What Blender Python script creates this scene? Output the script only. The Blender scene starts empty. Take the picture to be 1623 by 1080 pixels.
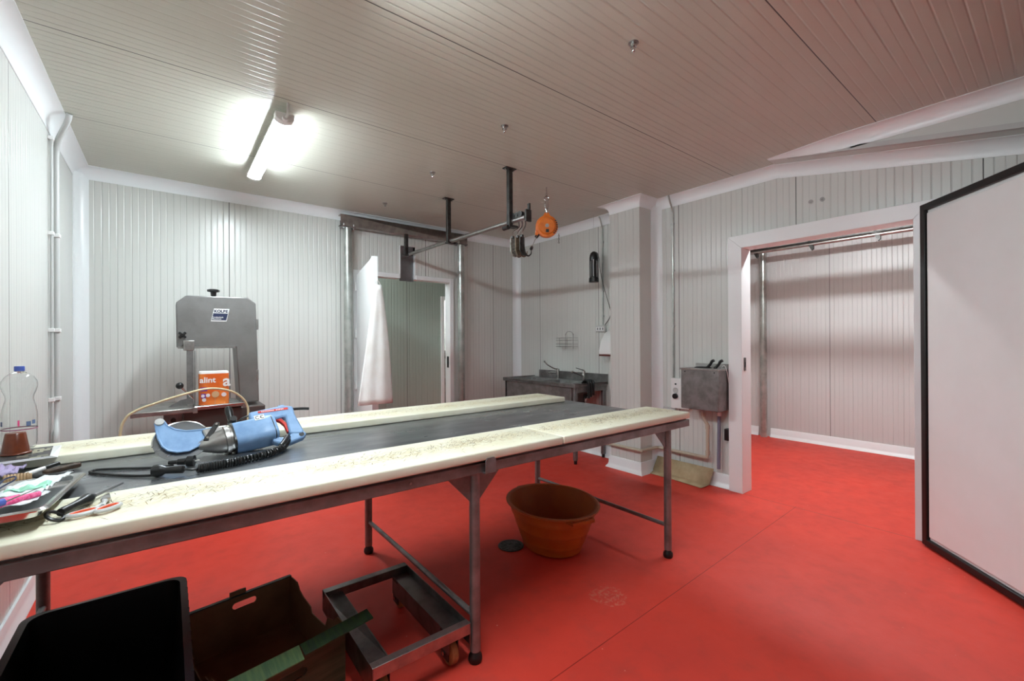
import bpy, bmesh, math, random
from mathutils import Vector, Matrix, noise
random.seed(7)
SC = bpy.context.scene
COL = SC.collection
PI = math.pi

# ------------------------------------------------------------------ camera
F_PX = 696.1
yaw, pit, rol = math.radians(38.065), math.radians(.107), math.radians(-.30)
Fw = Vector((math.sin(yaw)*math.cos(pit), math.cos(yaw)*math.cos(pit), math.sin(pit)))
R0 = Vector((math.cos(yaw), -math.sin(yaw), 0)); U0 = R0.cross(Fw)
Rt = R0*math.cos(rol) + U0*math.sin(rol); Up = U0*math.cos(rol) - R0*math.sin(rol)
cd = bpy.data.cameras.new('camera'); cam = bpy.data.objects.new('camera', cd); COL.objects.link(cam)
cd.sensor_fit = 'HORIZONTAL'; cd.sensor_width = 36; cd.lens = 36*F_PX/1623; cd.clip_start = .02
m = Matrix((Rt, Up, -Fw)).transposed().to_4x4(); m.translation = Vector((0, 0, 1.40)); cam.matrix_world = m
SC.camera = cam
# ------------------------------------------------------------------ world, exposure
w = bpy.data.worlds.new('world'); SC.world = w; w.use_nodes = True
w.node_tree.nodes['Background'].inputs[0].default_value = (.8, .85, .9, 1)
w.node_tree.nodes['Background'].inputs[1].default_value = .3
SC.view_settings.view_transform = 'Standard'; SC.view_settings.look = 'None'
SC.view_settings.exposure = 2.93; SC.view_settings.gamma = 1
LAMP_POWER = 18.5

# ------------------------------------------------------------------ materials
def lin(c):
    if isinstance(c, str):
        c = [int(c[i:i+2], 16)/255 for i in (0, 2, 4)]
    return tuple(x/12.92 if x <= .04045 else ((x+.055)/1.055)**2.4 for x in c) + (1,)
def new(name):
    m = bpy.data.materials.new(name); m.use_nodes = True
    nt = m.node_tree; b = nt.nodes['Principled BSDF']
    return m, nt, b
def N(nt, t, **k):
    n = nt.nodes.new(t)
    for a, v in k.items(): setattr(n, a, v)
    return n
def mth(nt, op, a, b=None, c=None):
    n = N(nt, 'ShaderNodeMath', operation=op)
    for i, v in enumerate((a, b, c)):
        if v is None: continue
        if isinstance(v, (int, float)): n.inputs[i].default_value = v
        else: nt.links.new(v, n.inputs[i])
    return n.outputs[0]
def mixc(nt, fac, a, b):
    n = N(nt, 'ShaderNodeMix', data_type='RGBA')
    if isinstance(fac, (int, float)): n.inputs[0].default_value = fac
    else: nt.links.new(fac, n.inputs[0])
    for i, v in ((6, a), (7, b)):
        if isinstance(v, tuple): n.inputs[i].default_value = v
        else: nt.links.new(v, n.inputs[i])
    return n.outputs[2]
def ramp(nt, fac, lo, hi):
    n = N(nt, 'ShaderNodeMapRange'); n.inputs[1].default_value = lo; n.inputs[2].default_value = hi
    nt.links.new(fac, n.inputs[0]); return n.outputs[0]
def noi(nt, scale, detail=4, stretch=None, rough=.6):
    t = N(nt, 'ShaderNodeTexCoord'); n = N(nt, 'ShaderNodeTexNoise')
    n.inputs['Scale'].default_value = scale; n.inputs['Detail'].default_value = detail; n.inputs['Roughness'].default_value = rough
    if stretch:
        mp = N(nt, 'ShaderNodeMapping'); mp.inputs['Scale'].default_value = stretch
        nt.links.new(t.outputs['Object'], mp.inputs[0]); nt.links.new(mp.outputs[0], n.inputs[0])
    else: nt.links.new(t.outputs['Object'], n.inputs[0])
    return n.outputs['Fac']
def bump(nt, b, h, strength=.3, dist=.01):
    n = N(nt, 'ShaderNodeBump'); n.inputs['Strength'].default_value = strength; n.inputs['Distance'].default_value = dist
    nt.links.new(h, n.inputs['Height']); nt.links.new(n.outputs[0], b.inputs['Normal'])
def mat(name, c, rough=.5, metal=0, c2=None, ns=8, lo=.4, hi=.65, stretch=None, bmp=0, bs=None, bd=.003, spec=.5, trans=0, ior=1.45, rvar=0):
    m, nt, b = new(name)
    b.inputs['Base Color'].default_value = lin(c); b.inputs['Roughness'].default_value = rough
    b.inputs['Metallic'].default_value = metal; b.inputs['Specular IOR Level'].default_value = spec
    if trans: b.inputs['Transmission Weight'].default_value = trans; b.inputs['IOR'].default_value = ior
    f = noi(nt, ns, 5, stretch)
    if c2:
        nt.links.new(mixc(nt, ramp(nt, f, lo, hi), lin(c), lin(c2)), b.inputs['Base Color'])
    if rvar:
        nt.links.new(mth(nt, 'MULTIPLY_ADD', f, rvar, rough - rvar/2), b.inputs['Roughness'])
    if bmp: bump(nt, b, noi(nt, bs or ns*6, 3, stretch), bmp, bd)
    return m
def panel(name, axis, seam, c, rough=.27, pitch=1.08, groove=.28, ribs=11, wav=.12, seamc='3a3836'):
    """insulated sandwich panel: shallow ribs along one direction with a joint every panel"""
    m, nt, b = new(name)
    t = N(nt, 'ShaderNodeTexCoord'); s = N(nt, 'ShaderNodeSeparateXYZ'); nt.links.new(t.outputs['Object'], s.inputs[0])
    co = s.outputs['XYZ'.index(axis)]
    p = mth(nt, 'FRACT', mth(nt, 'ADD', mth(nt, 'DIVIDE', mth(nt, 'SUBTRACT', co, seam), pitch), 20))
    def line(n, wid, off=0.0):
        q = mth(nt, 'FRACT', mth(nt, 'ADD', mth(nt, 'MULTIPLY', p, n), off))
        d = mth(nt, 'ABSOLUTE', mth(nt, 'SUBTRACT', q, .5))
        k = N(nt, 'ShaderNodeMapRange', interpolation_type='SMOOTHSTEP'); k.inputs[1].default_value = wid; k.inputs[2].default_value = 0
        nt.links.new(d, k.inputs[0]); return k.outputs[0]
    strong = line(ribs, .075); weak = line(ribs, .06, .5)
    d = mth(nt, 'ABSOLUTE', mth(nt, 'SUBTRACT', p, .5))
    se = N(nt, 'ShaderNodeMapRange'); se.inputs[1].default_value = .4965; se.inputs[2].default_value = .4985
    nt.links.new(d, se.inputs[0]); se = se.outputs[0]
    g = mth(nt, 'MAXIMUM', strong, mth(nt, 'MULTIPLY', weak, .55))
    dark = lin([x*.80 for x in [int(c[i:i+2], 16)/255 for i in (0, 2, 4)]])
    n1 = noi(nt, .9, 3)
    base = mixc(nt, ramp(nt, n1, .3, .8), lin(c), lin([x*.965 for x in [int(c[i:i+2], 16)/255 for i in (0, 2, 4)]]))
    base = mixc(nt, mth(nt, 'MULTIPLY', g, groove), base, dark)
    base = mixc(nt, se, base, lin(seamc))
    nt.links.new(base, b.inputs['Base Color']); b.inputs['Roughness'].default_value = rough
    h = mth(nt, 'ADD', mth(nt, 'MULTIPLY', g, -1.0), mth(nt, 'MULTIPLY', noi(nt, 5, 2), wav))
    bump(nt, b, h, .7, .004)
    return m

WALLC = 'd3d4cf'
M = {}
M['wall_x'] = panel('panel_ribs_along_back', 'X', .484, WALLC)
M['wall_y'] = panel('panel_ribs_along_side', 'Y', .353, WALLC)
M['wall_left'] = panel('panel_ribs_left', 'Y', .01, WALLC)
M['wall_sink'] = panel('panel_ribs_column', 'Y', .07, 'cfcfca')
M['ceil'] = panel('ceiling_panel', 'Y', .828, 'c6c6b9', rough=.28, groove=.1, pitch=1.077)
M['cold'] = panel('cold_room_panel', 'Y', 1.975, 'c9c8c6', rough=.36)
M['corr'] = panel('corridor_panel', 'X', 2.89, 'a3b0a6', rough=.5)
M['trim'] = mat('white_plastic_trim', 'eaedee', .3)
M['white'] = mat('white_lacquer', 'e9eaea', .33, bmp=.05)
M['doorface'] = mat('white_door_skin', 'e9eaea', .42, c2='e4e4e3', ns=1.5)
M['rubber'] = mat('black_rubber', '101010', .45)
M['black'] = mat('black_plastic', '141414', .35)
M['steel'] = mat('brushed_steel', 'b0aeab', .34, .95, c2='979491', ns=14, rvar=.2)
M['steel_dark'] = mat('dull_steel', '8c8b8a', .38, .6, c2='716f6e', ns=9, rvar=.25)
M['chrome'] = mat('polished_steel', 'c9c9c8', .18, 1)
M['sheet'] = mat('worn_steel_sheet', '8d8f92', .3, .8, c2='707275', ns=2.2, stretch=(1, 3, 1), rvar=.25, bmp=.04)
M['iron'] = mat('dark_iron', '4c4a48', .4, .8, c2='343230', ns=20)
M['saw_paint'] = mat('grey_machine_steel', '858482', .38, .55, c2='7a7876', ns=5)
M['orange'] = mat('orange_plastic_tub', 'b8601d', .5, c2='a85318', ns=5)
M['orange2'] = mat('orange_lacquer', 'e0761c', .4, c2='c9620f', ns=14)
M['blue'] = mat('light_blue_lacquer', '86a8cf', .4, c2='7597c0', ns=14)
M['red'] = mat('red_plastic', 'cf2f22', .4)
M['darkgreen'] = mat('green_printed_card', '2e4d26', .5, c2='22382a', ns=9, stretch=(6, 1, 1))
M['card'] = mat('brown_cardboard', '8a6748', .8, c2='7a5a3e', ns=6)
M['card_light'] = mat('beige_cardboard', 'bba684', .8, c2='a8926f', ns=7)
M['navy'] = mat('navy_label', '1d2748', .5)
M['pvc'] = mat('beige_pipe', 'b8ab98', .45)
M['greypipe'] = mat('blue_grey_pipe', '747486', .4)
M['white_pl'] = mat('white_plastic', 'e6e6e4', .35)
M['grey_pl'] = mat('light_grey_plastic', 'b9bab8', .4)
M['terra'] = mat('reddish_brown_plastic', '5e2812', .28, c2='6b3016', ns=30)
M['hose'] = mat('cream_hose', 'c9bd98', .45)
M['purple'] = mat('lilac_cloth', 'a597b8', .8)
M['pink'] = mat('pink_net', 'e2407c', .6, c2='ef7aa6', ns=160)
M['mint'] = mat('mint_print', '9fdcc0', .5)
M['handle_blue'] = mat('blue_handle', '4257a5', .4)
M['wood'] = mat('tan_wood', 'a98a63', .6, c2='8a6c49', ns=30)
M['wheel'] = mat('tan_wheel_tread', 'b07a4c', .5, c2='8d5d38', ns=20)
M['cloth'] = mat('white_pvc_cloth', 'e9e7e5', .42, c2='e2ddd8', ns=5, bmp=.25, bs=9, bd=.02)
M['galv'] = mat('galvanised_tube', 'b9bbb6', .33, .7, c2='9fa29d', ns=10)
def glow(name, c, s):
    m, nt, b = new(name); b.inputs['Base Color'].default_value = (.9, .9, .9, 1)
    b.inputs['Emission Color'].default_value = c; b.inputs['Emission Strength'].default_value = s
    return m
M['glow'] = glow('lamp_diffuser', (.885, 1, 1.06, 1), LAMP_POWER)
M['glow_cold'] = glow('cold_room_diffuser', (.93, 1, 1.03, 1), 23.0)
# clear plastic
def clear(name, tint=(.96, .98, .98, 1)):
    m, nt, b = new(name); b.inputs['Base Color'].default_value = tint
    b.inputs['Transmission Weight'].default_value = 1; b.inputs['Roughness'].default_value = .04; b.inputs['IOR'].default_value = 1.3
    return m
M['clear'] = clear('clear_plastic')
M['bag'] = mat('crumpled_white_plastic_bag', 'e3e8ea', .35, bmp=.6, bs=35, bd=.01)
# floor: worn red epoxy
def floor_mat():
    m, nt, b = new('red_epoxy_floor')
    n1 = noi(nt, 1.3, 6); n2 = noi(nt, 9, 5)
    c = mixc(nt, ramp(nt, n1, .35, .7), lin('da4232'), lin('c93d31'))
    c = mixc(nt, mth(nt, 'MULTIPLY', ramp(nt, mth(nt, 'ADD', mth(nt, 'MULTIPLY', n2, .6), mth(nt, 'MULTIPLY', noi(nt, 2.2, 6, (1, .45, 1)), .4)),   .50, .74), .42), c, lin('a24a42'))
    t = N(nt, 'ShaderNodeTexCoord'); s = N(nt, 'ShaderNodeSeparateXYZ'); nt.links.new(t.outputs['Object'], s.inputs[0])
    # expansion joint running across the room
    y0 = mth(nt, 'ADD', mth(nt, 'MULTIPLY', s.outputs[0], .0358), 1.289)
    j = mth(nt, 'LESS_THAN', mth(nt, 'ABSOLUTE', mth(nt, 'SUBTRACT', s.outputs[1], y0)), .0022)
    j = mth(nt, 'MULTIPLY', j, mth(nt, 'LESS_THAN', s.outputs[0], 4.14))
    # sill joint
    k = mth(nt, 'LESS_THAN', mth(nt, 'ABSOLUTE', mth(nt, 'SUBTRACT', s.outputs[0], mth(nt, 'MULTIPLY_ADD', n2, .006, 4.117))), .004)
    c = mixc(nt, mth(nt, 'MULTIPLY', j, .7), c, lin('6f1512'))
    c = mixc(nt, mth(nt, 'MULTIPLY', k, .8), c, lin('8a4338'))
    # pale scuff
    d = N(nt, 'ShaderNodeVectorMath', operation='DISTANCE'); nt.links.new(t.outputs['Object'], d.inputs[0]); d.inputs[1].default_value = (1.9, 1.576, 0)
    sc = mth(nt, 'MULTIPLY', mth(nt, 'LESS_THAN', mth(nt, 'ADD', d.outputs['Value'], mth(nt, 'MULTIPLY', n2, .12)), .155), ramp(nt, noi(nt, 45, 4), .48, .62))
    c = mixc(nt, mth(nt, 'MULTIPLY', sc, .6), c, lin('c87a66'))
    # specks of grit
    v = N(nt, 'ShaderNodeTexVoronoi'); v.inputs['Scale'].default_value = 9; nt.links.new(t.outputs['Object'], v.inputs[0])
    sp = mth(nt, 'MULTIPLY', mth(nt, 'LESS_THAN', v.outputs['Distance'], .035), ramp(nt, n1, .5, .55))
    c = mixc(nt, mth(nt, 'MULTIPLY', sp, .7), c, lin('e0a292'))
    nt.links.new(c, b.inputs['Base Color'])
    nt.links.new(mth(nt, 'MULTIPLY_ADD', n2, .3, .38), b.inputs['Roughness'])
    b.inputs['Specular IOR Level'].default_value = .3
    bump(nt, b, noi(nt, 28, 4), .12, .004)
    return m
M['floor'] = floor_mat()
# knife-scarred cutting board
def board_mat(name, cuts, centre):
    m, nt, b = new(name)
    t = N(nt, 'ShaderNodeTexCoord'); s = N(nt, 'ShaderNodeSeparateXYZ'); nt.links.new(t.outputs['Object'], s.inputs[0])
    n1 = noi(nt, 5, 6); n3 = noi(nt, 30, 4)
    d = mth(nt, 'ABSOLUTE', mth(nt, 'SUBTRACT', s.outputs[1], centre))
    near = N(nt, 'ShaderNodeMapRange'); near.inputs[1].default_value = .17; near.inputs[2].default_value = .02; nt.links.new(d, near.inputs[0])
    near = mth(nt, 'MULTIPLY', near.outputs[0], mth(nt, 'GREATER_THAN', s.outputs[2], .9))
    c = mixc(nt, mth(nt, 'MULTIPLY', ramp(nt, n1, .3, .7), .8), lin('e6e4d2'), lin('dcd8bd'))
    c = mixc(nt, mth(nt, 'MULTIPLY', mth(nt, 'MULTIPLY', near, ramp(nt, n3, .3, .7)), .6), c, lin('cdb985'))
    # cut marks: thin, stretched noise ridges in two directions
    acc = None
    for k, (rot, st) in enumerate(((.9, (60, 3.5, 1)), (.55, (75, 4, 1)), (1.25, (52, 5, 1)))):
        mp = N(nt, 'ShaderNodeMapping', vector_type='POINT'); mp.inputs['Rotation'].default_value = (0, 0, rot + PI/2*0); mp.inputs['Location'].default_value = (k*3.1, k, 0)
        ms = N(nt, 'ShaderNodeMapping'); ms.inputs['Scale'].default_value = st
        nt.links.new(t.outputs['Object'], mp.inputs[0]); nt.links.new(mp.outputs[0], ms.inputs[0])
        no = N(nt, 'ShaderNodeTexNoise'); no.inputs['Scale'].default_value = 1.2; no.inputs['Detail'].default_value = 2
        nt.links.new(ms.outputs[0], no.inputs[0])
        r = mth(nt, 'LESS_THAN', mth(nt, 'ABSOLUTE', mth(nt, 'SUBTRACT', no.outputs['Fac'], .5)), .008)
        r = mth(nt, 'MULTIPLY', r, ramp(nt, noi(nt, 11+k*5, 2), .48, .56))
        acc = r if acc is None else mth(nt, 'MAXIMUM', acc, r)
    c = mixc(nt, mth(nt, 'MULTIPLY', mth(nt, 'MULTIPLY', acc, mth(nt, 'POWER', near, .5)), cuts), c, lin('7a5f35'))
    nt.links.new(c, b.inputs['Base Color']); b.inputs['Roughness'].default_value = .5
    bump(nt, b, n3, .15, .002)
    return m
M['board_near'] = board_mat('scarred_white_cutting_board', .2, 1.74)
M['board_far'] = board_mat('worn_white_cutting_board', .15, 2.83)

# ------------------------------------------------------------------ mesh builder
class G:
    def __init__(s): s.bm = bmesh.new()
    def face(s, vs):
        try: s.bm.faces.new(vs)
        except ValueError: pass
    def hexa(s, c):
        v = [s.bm.verts.new(p) for p in c]
        for f in ((0,3,2,1),(4,5,6,7),(0,1,5,4),(1,2,6,5),(2,3,7,6),(3,0,4,7)): s.face([v[i] for i in f])
        return s
    def box(s, x0, x1, y0, y1, z0, z1):
        return s.hexa([(x0,y0,z0),(x1,y0,z0),(x1,y1,z0),(x0,y1,z0),(x0,y0,z1),(x1,y0,z1),(x1,y1,z1),(x0,y1,z1)])
    def obox(s, c, sz, u=(1,0,0), v=(0,1,0), n=None):
        c = Vector(c); u = Vector(u).normalized(); v = Vector(v); v = (v - u*v.dot(u)).normalized(); w_ = u.cross(v)
        a, b_, d = sz[0]/2, sz[1]/2, sz[2]/2
        return s.hexa([c + u*i*a + v*j*b_ + w_*k*d for k in (-1,1) for i, j in ((-1,-1),(1,-1),(1,1),(-1,1))])
    def loft(s, rings, close=True, cap=True):
        R = [[s.bm.verts.new(p) for p in r] for r in rings]; n = len(R[0])
        for a, b_ in zip(R, R[1:]):
            for i in range(n if close else n-1): s.face((a[i], a[(i+1) % n], b_[(i+1) % n], b_[i]))
        if cap and close: s.face(R[0][::-1]); s.face(R[-1])
        return s
    def tube(s, pts, r, n=12, cap=True, closed=False):
        pts = [Vector(p) for p in pts]; rings = []; up = None
        rr = r if isinstance(r, (list, tuple)) else [r]*len(pts)
        for i, p in enumerate(pts):
            if closed: t = pts[(i+1) % len(pts)] - pts[i-1]
            else: t = pts[min(i+1, len(pts)-1)] - pts[max(i-1, 0)]
            t.normalize()
            if up is None: up = t.orthogonal().normalized()
            up = (up - t*up.dot(t)).normalized(); sd = t.cross(up)
            rings.append([p + (up*math.cos(2*PI*k/n) + sd*math.sin(2*PI*k/n))*rr[i] for k in range(n)])
        if closed: rings.append(rings[0]); cap = False
        return s.loft(rings, True, cap)
    def cyl(s, a, b_, r, n=20, r2=None): return s.tube([a, b_], [r, r if r2 is None else r2], n)
    def lathe(s, prof, c=(0,0,0), n=32, ax=(0,0,1), sx=1, sy=1, cap=False, rot=0):
        c = Vector(c); ax = Vector(ax).normalized(); e = ax.orthogonal().normalized() if abs(ax.z) < .99 else Vector((math.cos(rot), math.sin(rot), 0)); g = ax.cross(e)
        return s.loft([[c + ax*z + (e*math.cos(2*PI*k/n)*sx + g*math.sin(2*PI*k/n)*sy)*r for k in range(n)] for r, z in prof], True, cap)
    def prism(s, poly, O=(0,0,0), u=(1,0,0), v=(0,0,1), t0=0, t1=.01):
        O, u, v = Vector(O), Vector(u), Vector(v); n = u.cross(v).normalized()
        return s.loft([[O + u*a + v*b_ + n*t for a, b_ in poly] for t in (t0, t1)])
    def sphere(s, c, r, n=14, sc=(1,1,1)):
        c = Vector(c)
        return s.loft([[c + Vector((math.sin(PI*j/8)*math.cos(2*PI*k/n)*r*sc[0], math.sin(PI*j/8)*math.sin(2*PI*k/n)*r*sc[1], -math.cos(PI*j/8)*r*sc[2])) for k in range(n)] for j in range(9)], True, False)
    def torus(s, c, R, r, ax=(0,0,1), n=24, m_=8, a0=0, a1=2*PI):
        ax = Vector(ax).normalized(); e = ax.orthogonal().normalized(); g = ax.cross(e); c = Vector(c)
        full = abs(a1-a0-2*PI) < 1e-6
        pts = [c + (e*math.cos(a0+(a1-a0)*k/n) + g*math.sin(a0+(a1-a0)*k/n))*R for k in range(n if full else n+1)]
        return s.tube(pts, r, m_, closed=full)
def bez(pts, n=10):
    """smooth Catmull-Rom path through points"""
    P = [Vector(p) for p in pts]; P = [P[0]*2-P[1]] + P + [P[-1]*2-P[-2]]; out = []
    for i in range(1, len(P)-2):
        for k in range(n):
            t = k/n; a, b_, c, d = P[i-1:i+3]
            out.append(.5*((2*b_) + (c-a)*t + (2*a-5*b_+4*c-d)*t*t + (3*b_-a-3*c+d)*t**3))
    return out + [P[-2]]
def wmat(o):
    return (wmat(o.parent) @ o.matrix_basis) if o.parent else o.matrix_basis.copy()
def obj(name, g, m, parent=None, bevel=0, seg=2, smooth=True, world=True, label=None, solid=0):
    me = bpy.data.meshes.new(name); bm = g.bm
    if parent is not None and world: bm.transform(wmat(parent).inverted())
    bmesh.ops.remove_doubles(bm, verts=bm.verts, dist=1e-6)
    bmesh.ops.recalc_face_normals(bm, faces=bm.faces)
    for f in bm.faces: f.smooth = smooth
    for e in bm.edges:
        if len(e.link_faces) == 2 and e.calc_face_angle(0) > .6: e.smooth = False
    bm.to_mesh(me); bm.free(); me.materials.append(m)
    o = bpy.data.objects.new(name, me); COL.objects.link(o)
    if parent is not None: o.parent = parent
    if solid:
        q = o.modifiers.new('s', 'SOLIDIFY'); q.thickness = solid; q.offset = 0
    if bevel:
        q = o.modifiers.new('b', 'BEVEL'); q.width = bevel; q.segments = seg; q.limit_method = 'ANGLE'; q.angle_limit = .7; q.harden_normals = False
    if label: o['label'] = label
    return o
def tag(o, label, cat, group=None, kind=None):
    o['label'] = label; o['category'] = cat
    if group: o['group'] = group
    if kind: o['kind'] = kind
    return o
def thing(name, label, cat, loc=(0,0,0), rz=0, group=None, mat4=None):
    o = bpy.data.objects.new(name, None); COL.objects.link(o); o.empty_display_size = .1
    o.matrix_basis = mat4 if mat4 else Matrix.Translation(loc) @ Matrix.Rotation(rz, 4, 'Z')
    return tag(o, label, cat, group)
def struct(name, g, m, **k):
    o = obj(name, g, m, **k); o['kind'] = 'structure'; return o
def dup(root, label=None, group=None):
    r = root.copy(); COL.objects.link(r)
    if label: r['label'] = label
    if group: r['group'] = group
    for ch in list(root.children):
        c = ch.copy(); COL.objects.link(c); c.parent = r
        for q in list(ch.children):
            d = q.copy(); COL.objects.link(d); d.parent = c
    return r
def text(name, s, size, m, parent, O, u, v, ext=.0006, sx=1, bold=0, shear=0):
    cu = bpy.data.curves.new('t', 'FONT'); cu.body = s; cu.size = size; cu.extrude = ext; cu.offset = bold; cu.shear = shear
    t = bpy.data.objects.new('t', cu); COL.objects.link(t)
    dg = bpy.context.evaluated_depsgraph_get(); me = bpy.data.meshes.new_from_object(t.evaluated_get(dg))
    bpy.data.objects.remove(t)
    u, v = Vector(u).normalized(), Vector(v).normalized(); n = u.cross(v)
    X = Matrix((u*sx, v, n)).transposed().to_4x4(); X.translation = Vector(O)
    me.transform(wmat(parent).inverted() @ X); me.materials.clear(); me.materials.append(m)
    o = bpy.data.objects.new(name, me); COL.objects.link(o); o.parent = parent
    return o

# ------------------------------------------------------------------ room shell
XL, XR, YB, YF, H = -.62, 4.17, 5.19, -2.6, 2.9
struct('floor', G().box(XL-.1, 7.0, YF-.1, 8.2, -.1, 0), M['floor'])
struct('ceiling', G().box(XL-.1, XR+.05, YF-.1, YB+.06, H, H+.1), M['ceil'])
struct('wall_left', G().box(XL-.1, XL, YF-.1, YB+.1, 0, H), M['wall_left'])
struct('wall_front', G().box(XL, XR, YF-.1, YF, 0, H), M['wall_x'])
DX0, DX1, DZ = 1.755, 3.005, 2.2
g = G().box(XL, DX0, YB, YB+.1, 0, H).box(DX1, XR+.1, YB, YB+.1, 0, H)
g.box(DX0, 2.29, YB, YB+.1, DZ, H).box(2.49, DX1, YB, YB+.1, DZ, H).box(2.29, 2.49, YB, YB+.1, 2.61, H)
struct('wall_back', g, M['wall_x'])
OY0, OY1, OZ = .686, 1.855, 2.24
g = G().box(XR, XR+.1, YF, OY0-.04, 0, H).box(XR, XR+.1, OY1+.04, YB, 0, H).box(XR, XR+.1, OY0-.04, OY1+.04, OZ+.04, H)
struct('wall_right', g, M['wall_y'])
CX, CY0, CY1 = 3.885, 2.79, 3.18
struct('wall_column', G().box(CX, XR, CY0, CY1, 0, H), M['wall_sink'])

def cove(name, p0, p1, nrm, w_=.085, e0=0, e1=0, zc=H, zc1=None):
    """concave quarter-round between wall and ceiling; e = +1 outer corner, -1 inner corner"""
    p0, p1, nrm = Vector(p0), Vector(p1), Vector(nrm); d = (p1-p0).normalized(); zc1 = zc if zc1 is None else zc1
    prof = [(0, 0), (0, -w_-.012), (.004, -w_-.012)]
    for k in range(9):
        a = PI/2*k/8; prof.append((w_ - (w_-.004)*math.cos(a)*1.0 , -w_ + (w_-.004)*math.sin(a)))
    prof += [(w_+.012, -.004), (w_+.012, 0)]
    r = [[p + nrm*a + d*(a*e*sg) + Vector((0, 0, z+b_)) for a, b_ in prof] for p, e, sg, z in ((p0, e0, -1, zc), (p1, e1, 1, zc1))]
    return struct(name, G().loft(r), M['trim'])
def skirt(name, p0, p1, nrm, e0=0, e1=0, h=.125):
    p0, p1, nrm = Vector(p0), Vector(p1), Vector(nrm); d = (p1-p0).normalized()
    prof = [(0, 0), (.045, 0), (.042, .012), (.026, .03), (.02, .05), (.018, h-.02), (.012, h), (0, h)]
    r = [[p + nrm*a + d*(a*e*sg) + Vector((0, 0, b_)) for a, b_ in prof] for p, e, sg in ((p0, e0, -1), (p1, e1, 1))]
    return struct(name, G().loft(r), M['trim'])
cove('trim_1', (XL, YF, 0), (XL, YB, 0), (1,0,0), e1=-1)
cove('trim_2', (XL, YB, 0), (XR, YB, 0), (0,-1,0), e0=-1, e1=-1)
cove('trim_3', (XR, YB, 0), (XR, CY1, 0), (-1,0,0), e0=-1, e1=-1)
cove('trim_4', (XR, CY1, 0), (CX, CY1, 0), (0,1,0), e0=-1, e1=1)
cove('trim_5', (CX, CY1, 0), (CX, CY0, 0), (-1,0,0), e0=1, e1=1)
cove('trim_6', (CX, CY0, 0), (XR, CY0, 0), (0,-1,0), e0=1, e1=-1)
cove('trim_7', (XR, CY0, 0), (XR, 1.56, 0), (-1,0,0), e0=-1)
# lowered sloping soffit along the door wall
zS = lambda y: H - (1.56-y)*.187
SX = 3.945
yE = YF
g = G().loft([[(SX, 1.56, H-.001), (SX, 1.56, H-.004), (XR, 1.56, H-.004), (XR, 1.56, H-.001)], [(SX, yE, H-.001), (SX, yE, zS(yE)), (XR, yE, zS(yE)), (XR, yE, H-.001)]])
struct('ceiling_soffit', g, mat('soffit_sheet', 'c9cdc8', .35, bmp=.1, bs=3, bd=.01))
def taper_cove():
    w_ = .085; prof = [(0, 0), (0, -w_-.012), (.004, -w_-.012)]
    for k in range(9): a = PI/2*k/8; prof.append((w_ - (w_-.004)*math.cos(a), -w_ + (w_-.004)*math.sin(a)))
    prof += [(w_+.012, -.004), (w_+.012, 0)]
    rings = []
    for y in (1.555, 1.4, 1.25, 1.15, 1.05, 1.0, yE):
        f_ = min(1, (H - zS(y))/(w_+.012)) * .999 + .001
        rings.append([(SX - a*(.35+.65*f_), y, H + max(b_*1.0, -(H-zS(y))-.001)) for a, b_ in prof])
    return struct('trim_8', G().loft(rings), M['trim'])
taper_cove()
cove('trim_9', (XR, 1.56, 0), (XR, yE, 0), (-1,0,0), zc=H-.004, zc1=zS(yE))
g = G().loft([[(SX-.004, y, zS(y)+.03), (SX+.0, y, zS(y)+.03), (SX+.0, y, zS(y)), (SX+.03, y, zS(y)), (SX+.03, y, zS(y)-.004), (SX-.004, y, zS(y)-.004)] for y in (1.42, yE)])
struct('trim_10', g, M['grey_pl'])
# vertical corner covers
def vcorner(name, x, y, sx, sy, w_=.08, z0=0, z1=H-.05):
    prof = [(0, 0), (w_+.01, 0), (w_+.01, .003)]
    for k in range(7):
        a = PI/2*k/6; prof.append((w_ - (w_-.004)*math.sin(a), w_ - (w_-.004)*math.cos(a)))
    prof += [(.003, w_+.01), (0, w_+.01)]
    return struct(name, G().loft([[(x+a*sx, y+b_*sy, z) for a, b_ in prof] for z in (z0, z1)]), M['trim'])
vcorner('trim_11', XL, YB, 1, -1)
vcorner('trim_12', XR, YB, -1, -1)
vcorner('trim_13', XR, CY0, -1, -1, .075)
skirt('baseboard_left', (XL, YF, 0), (XL, YB, 0), (1,0,0), e1=-1, h=.085)
skirt('baseboard_back', (XL, YB, 0), (DX0-.03, YB, 0), (0,-1,0), e0=-1)
skirt('baseboard_back.001', (DX1+.05, YB, 0), (XR, YB, 0), (0,-1,0), e1=-1)
skirt('baseboard_right', (XR, YB, 0), (XR, CY1, 0), (-1,0,0), e0=-1, e1=-1)
skirt('baseboard_column', (CX, CY1, 0), (CX, CY0, 0), (-1,0,0), e0=1, e1=1)
skirt('baseboard_column.001', (CX, CY0, 0), (XR, CY0, 0), (0,-1,0), e0=1, e1=-1)
skirt('baseboard_right.001', (XR, CY0, 0), (XR, 1.98, 0), (-1,0,0), e0=-1)

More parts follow.
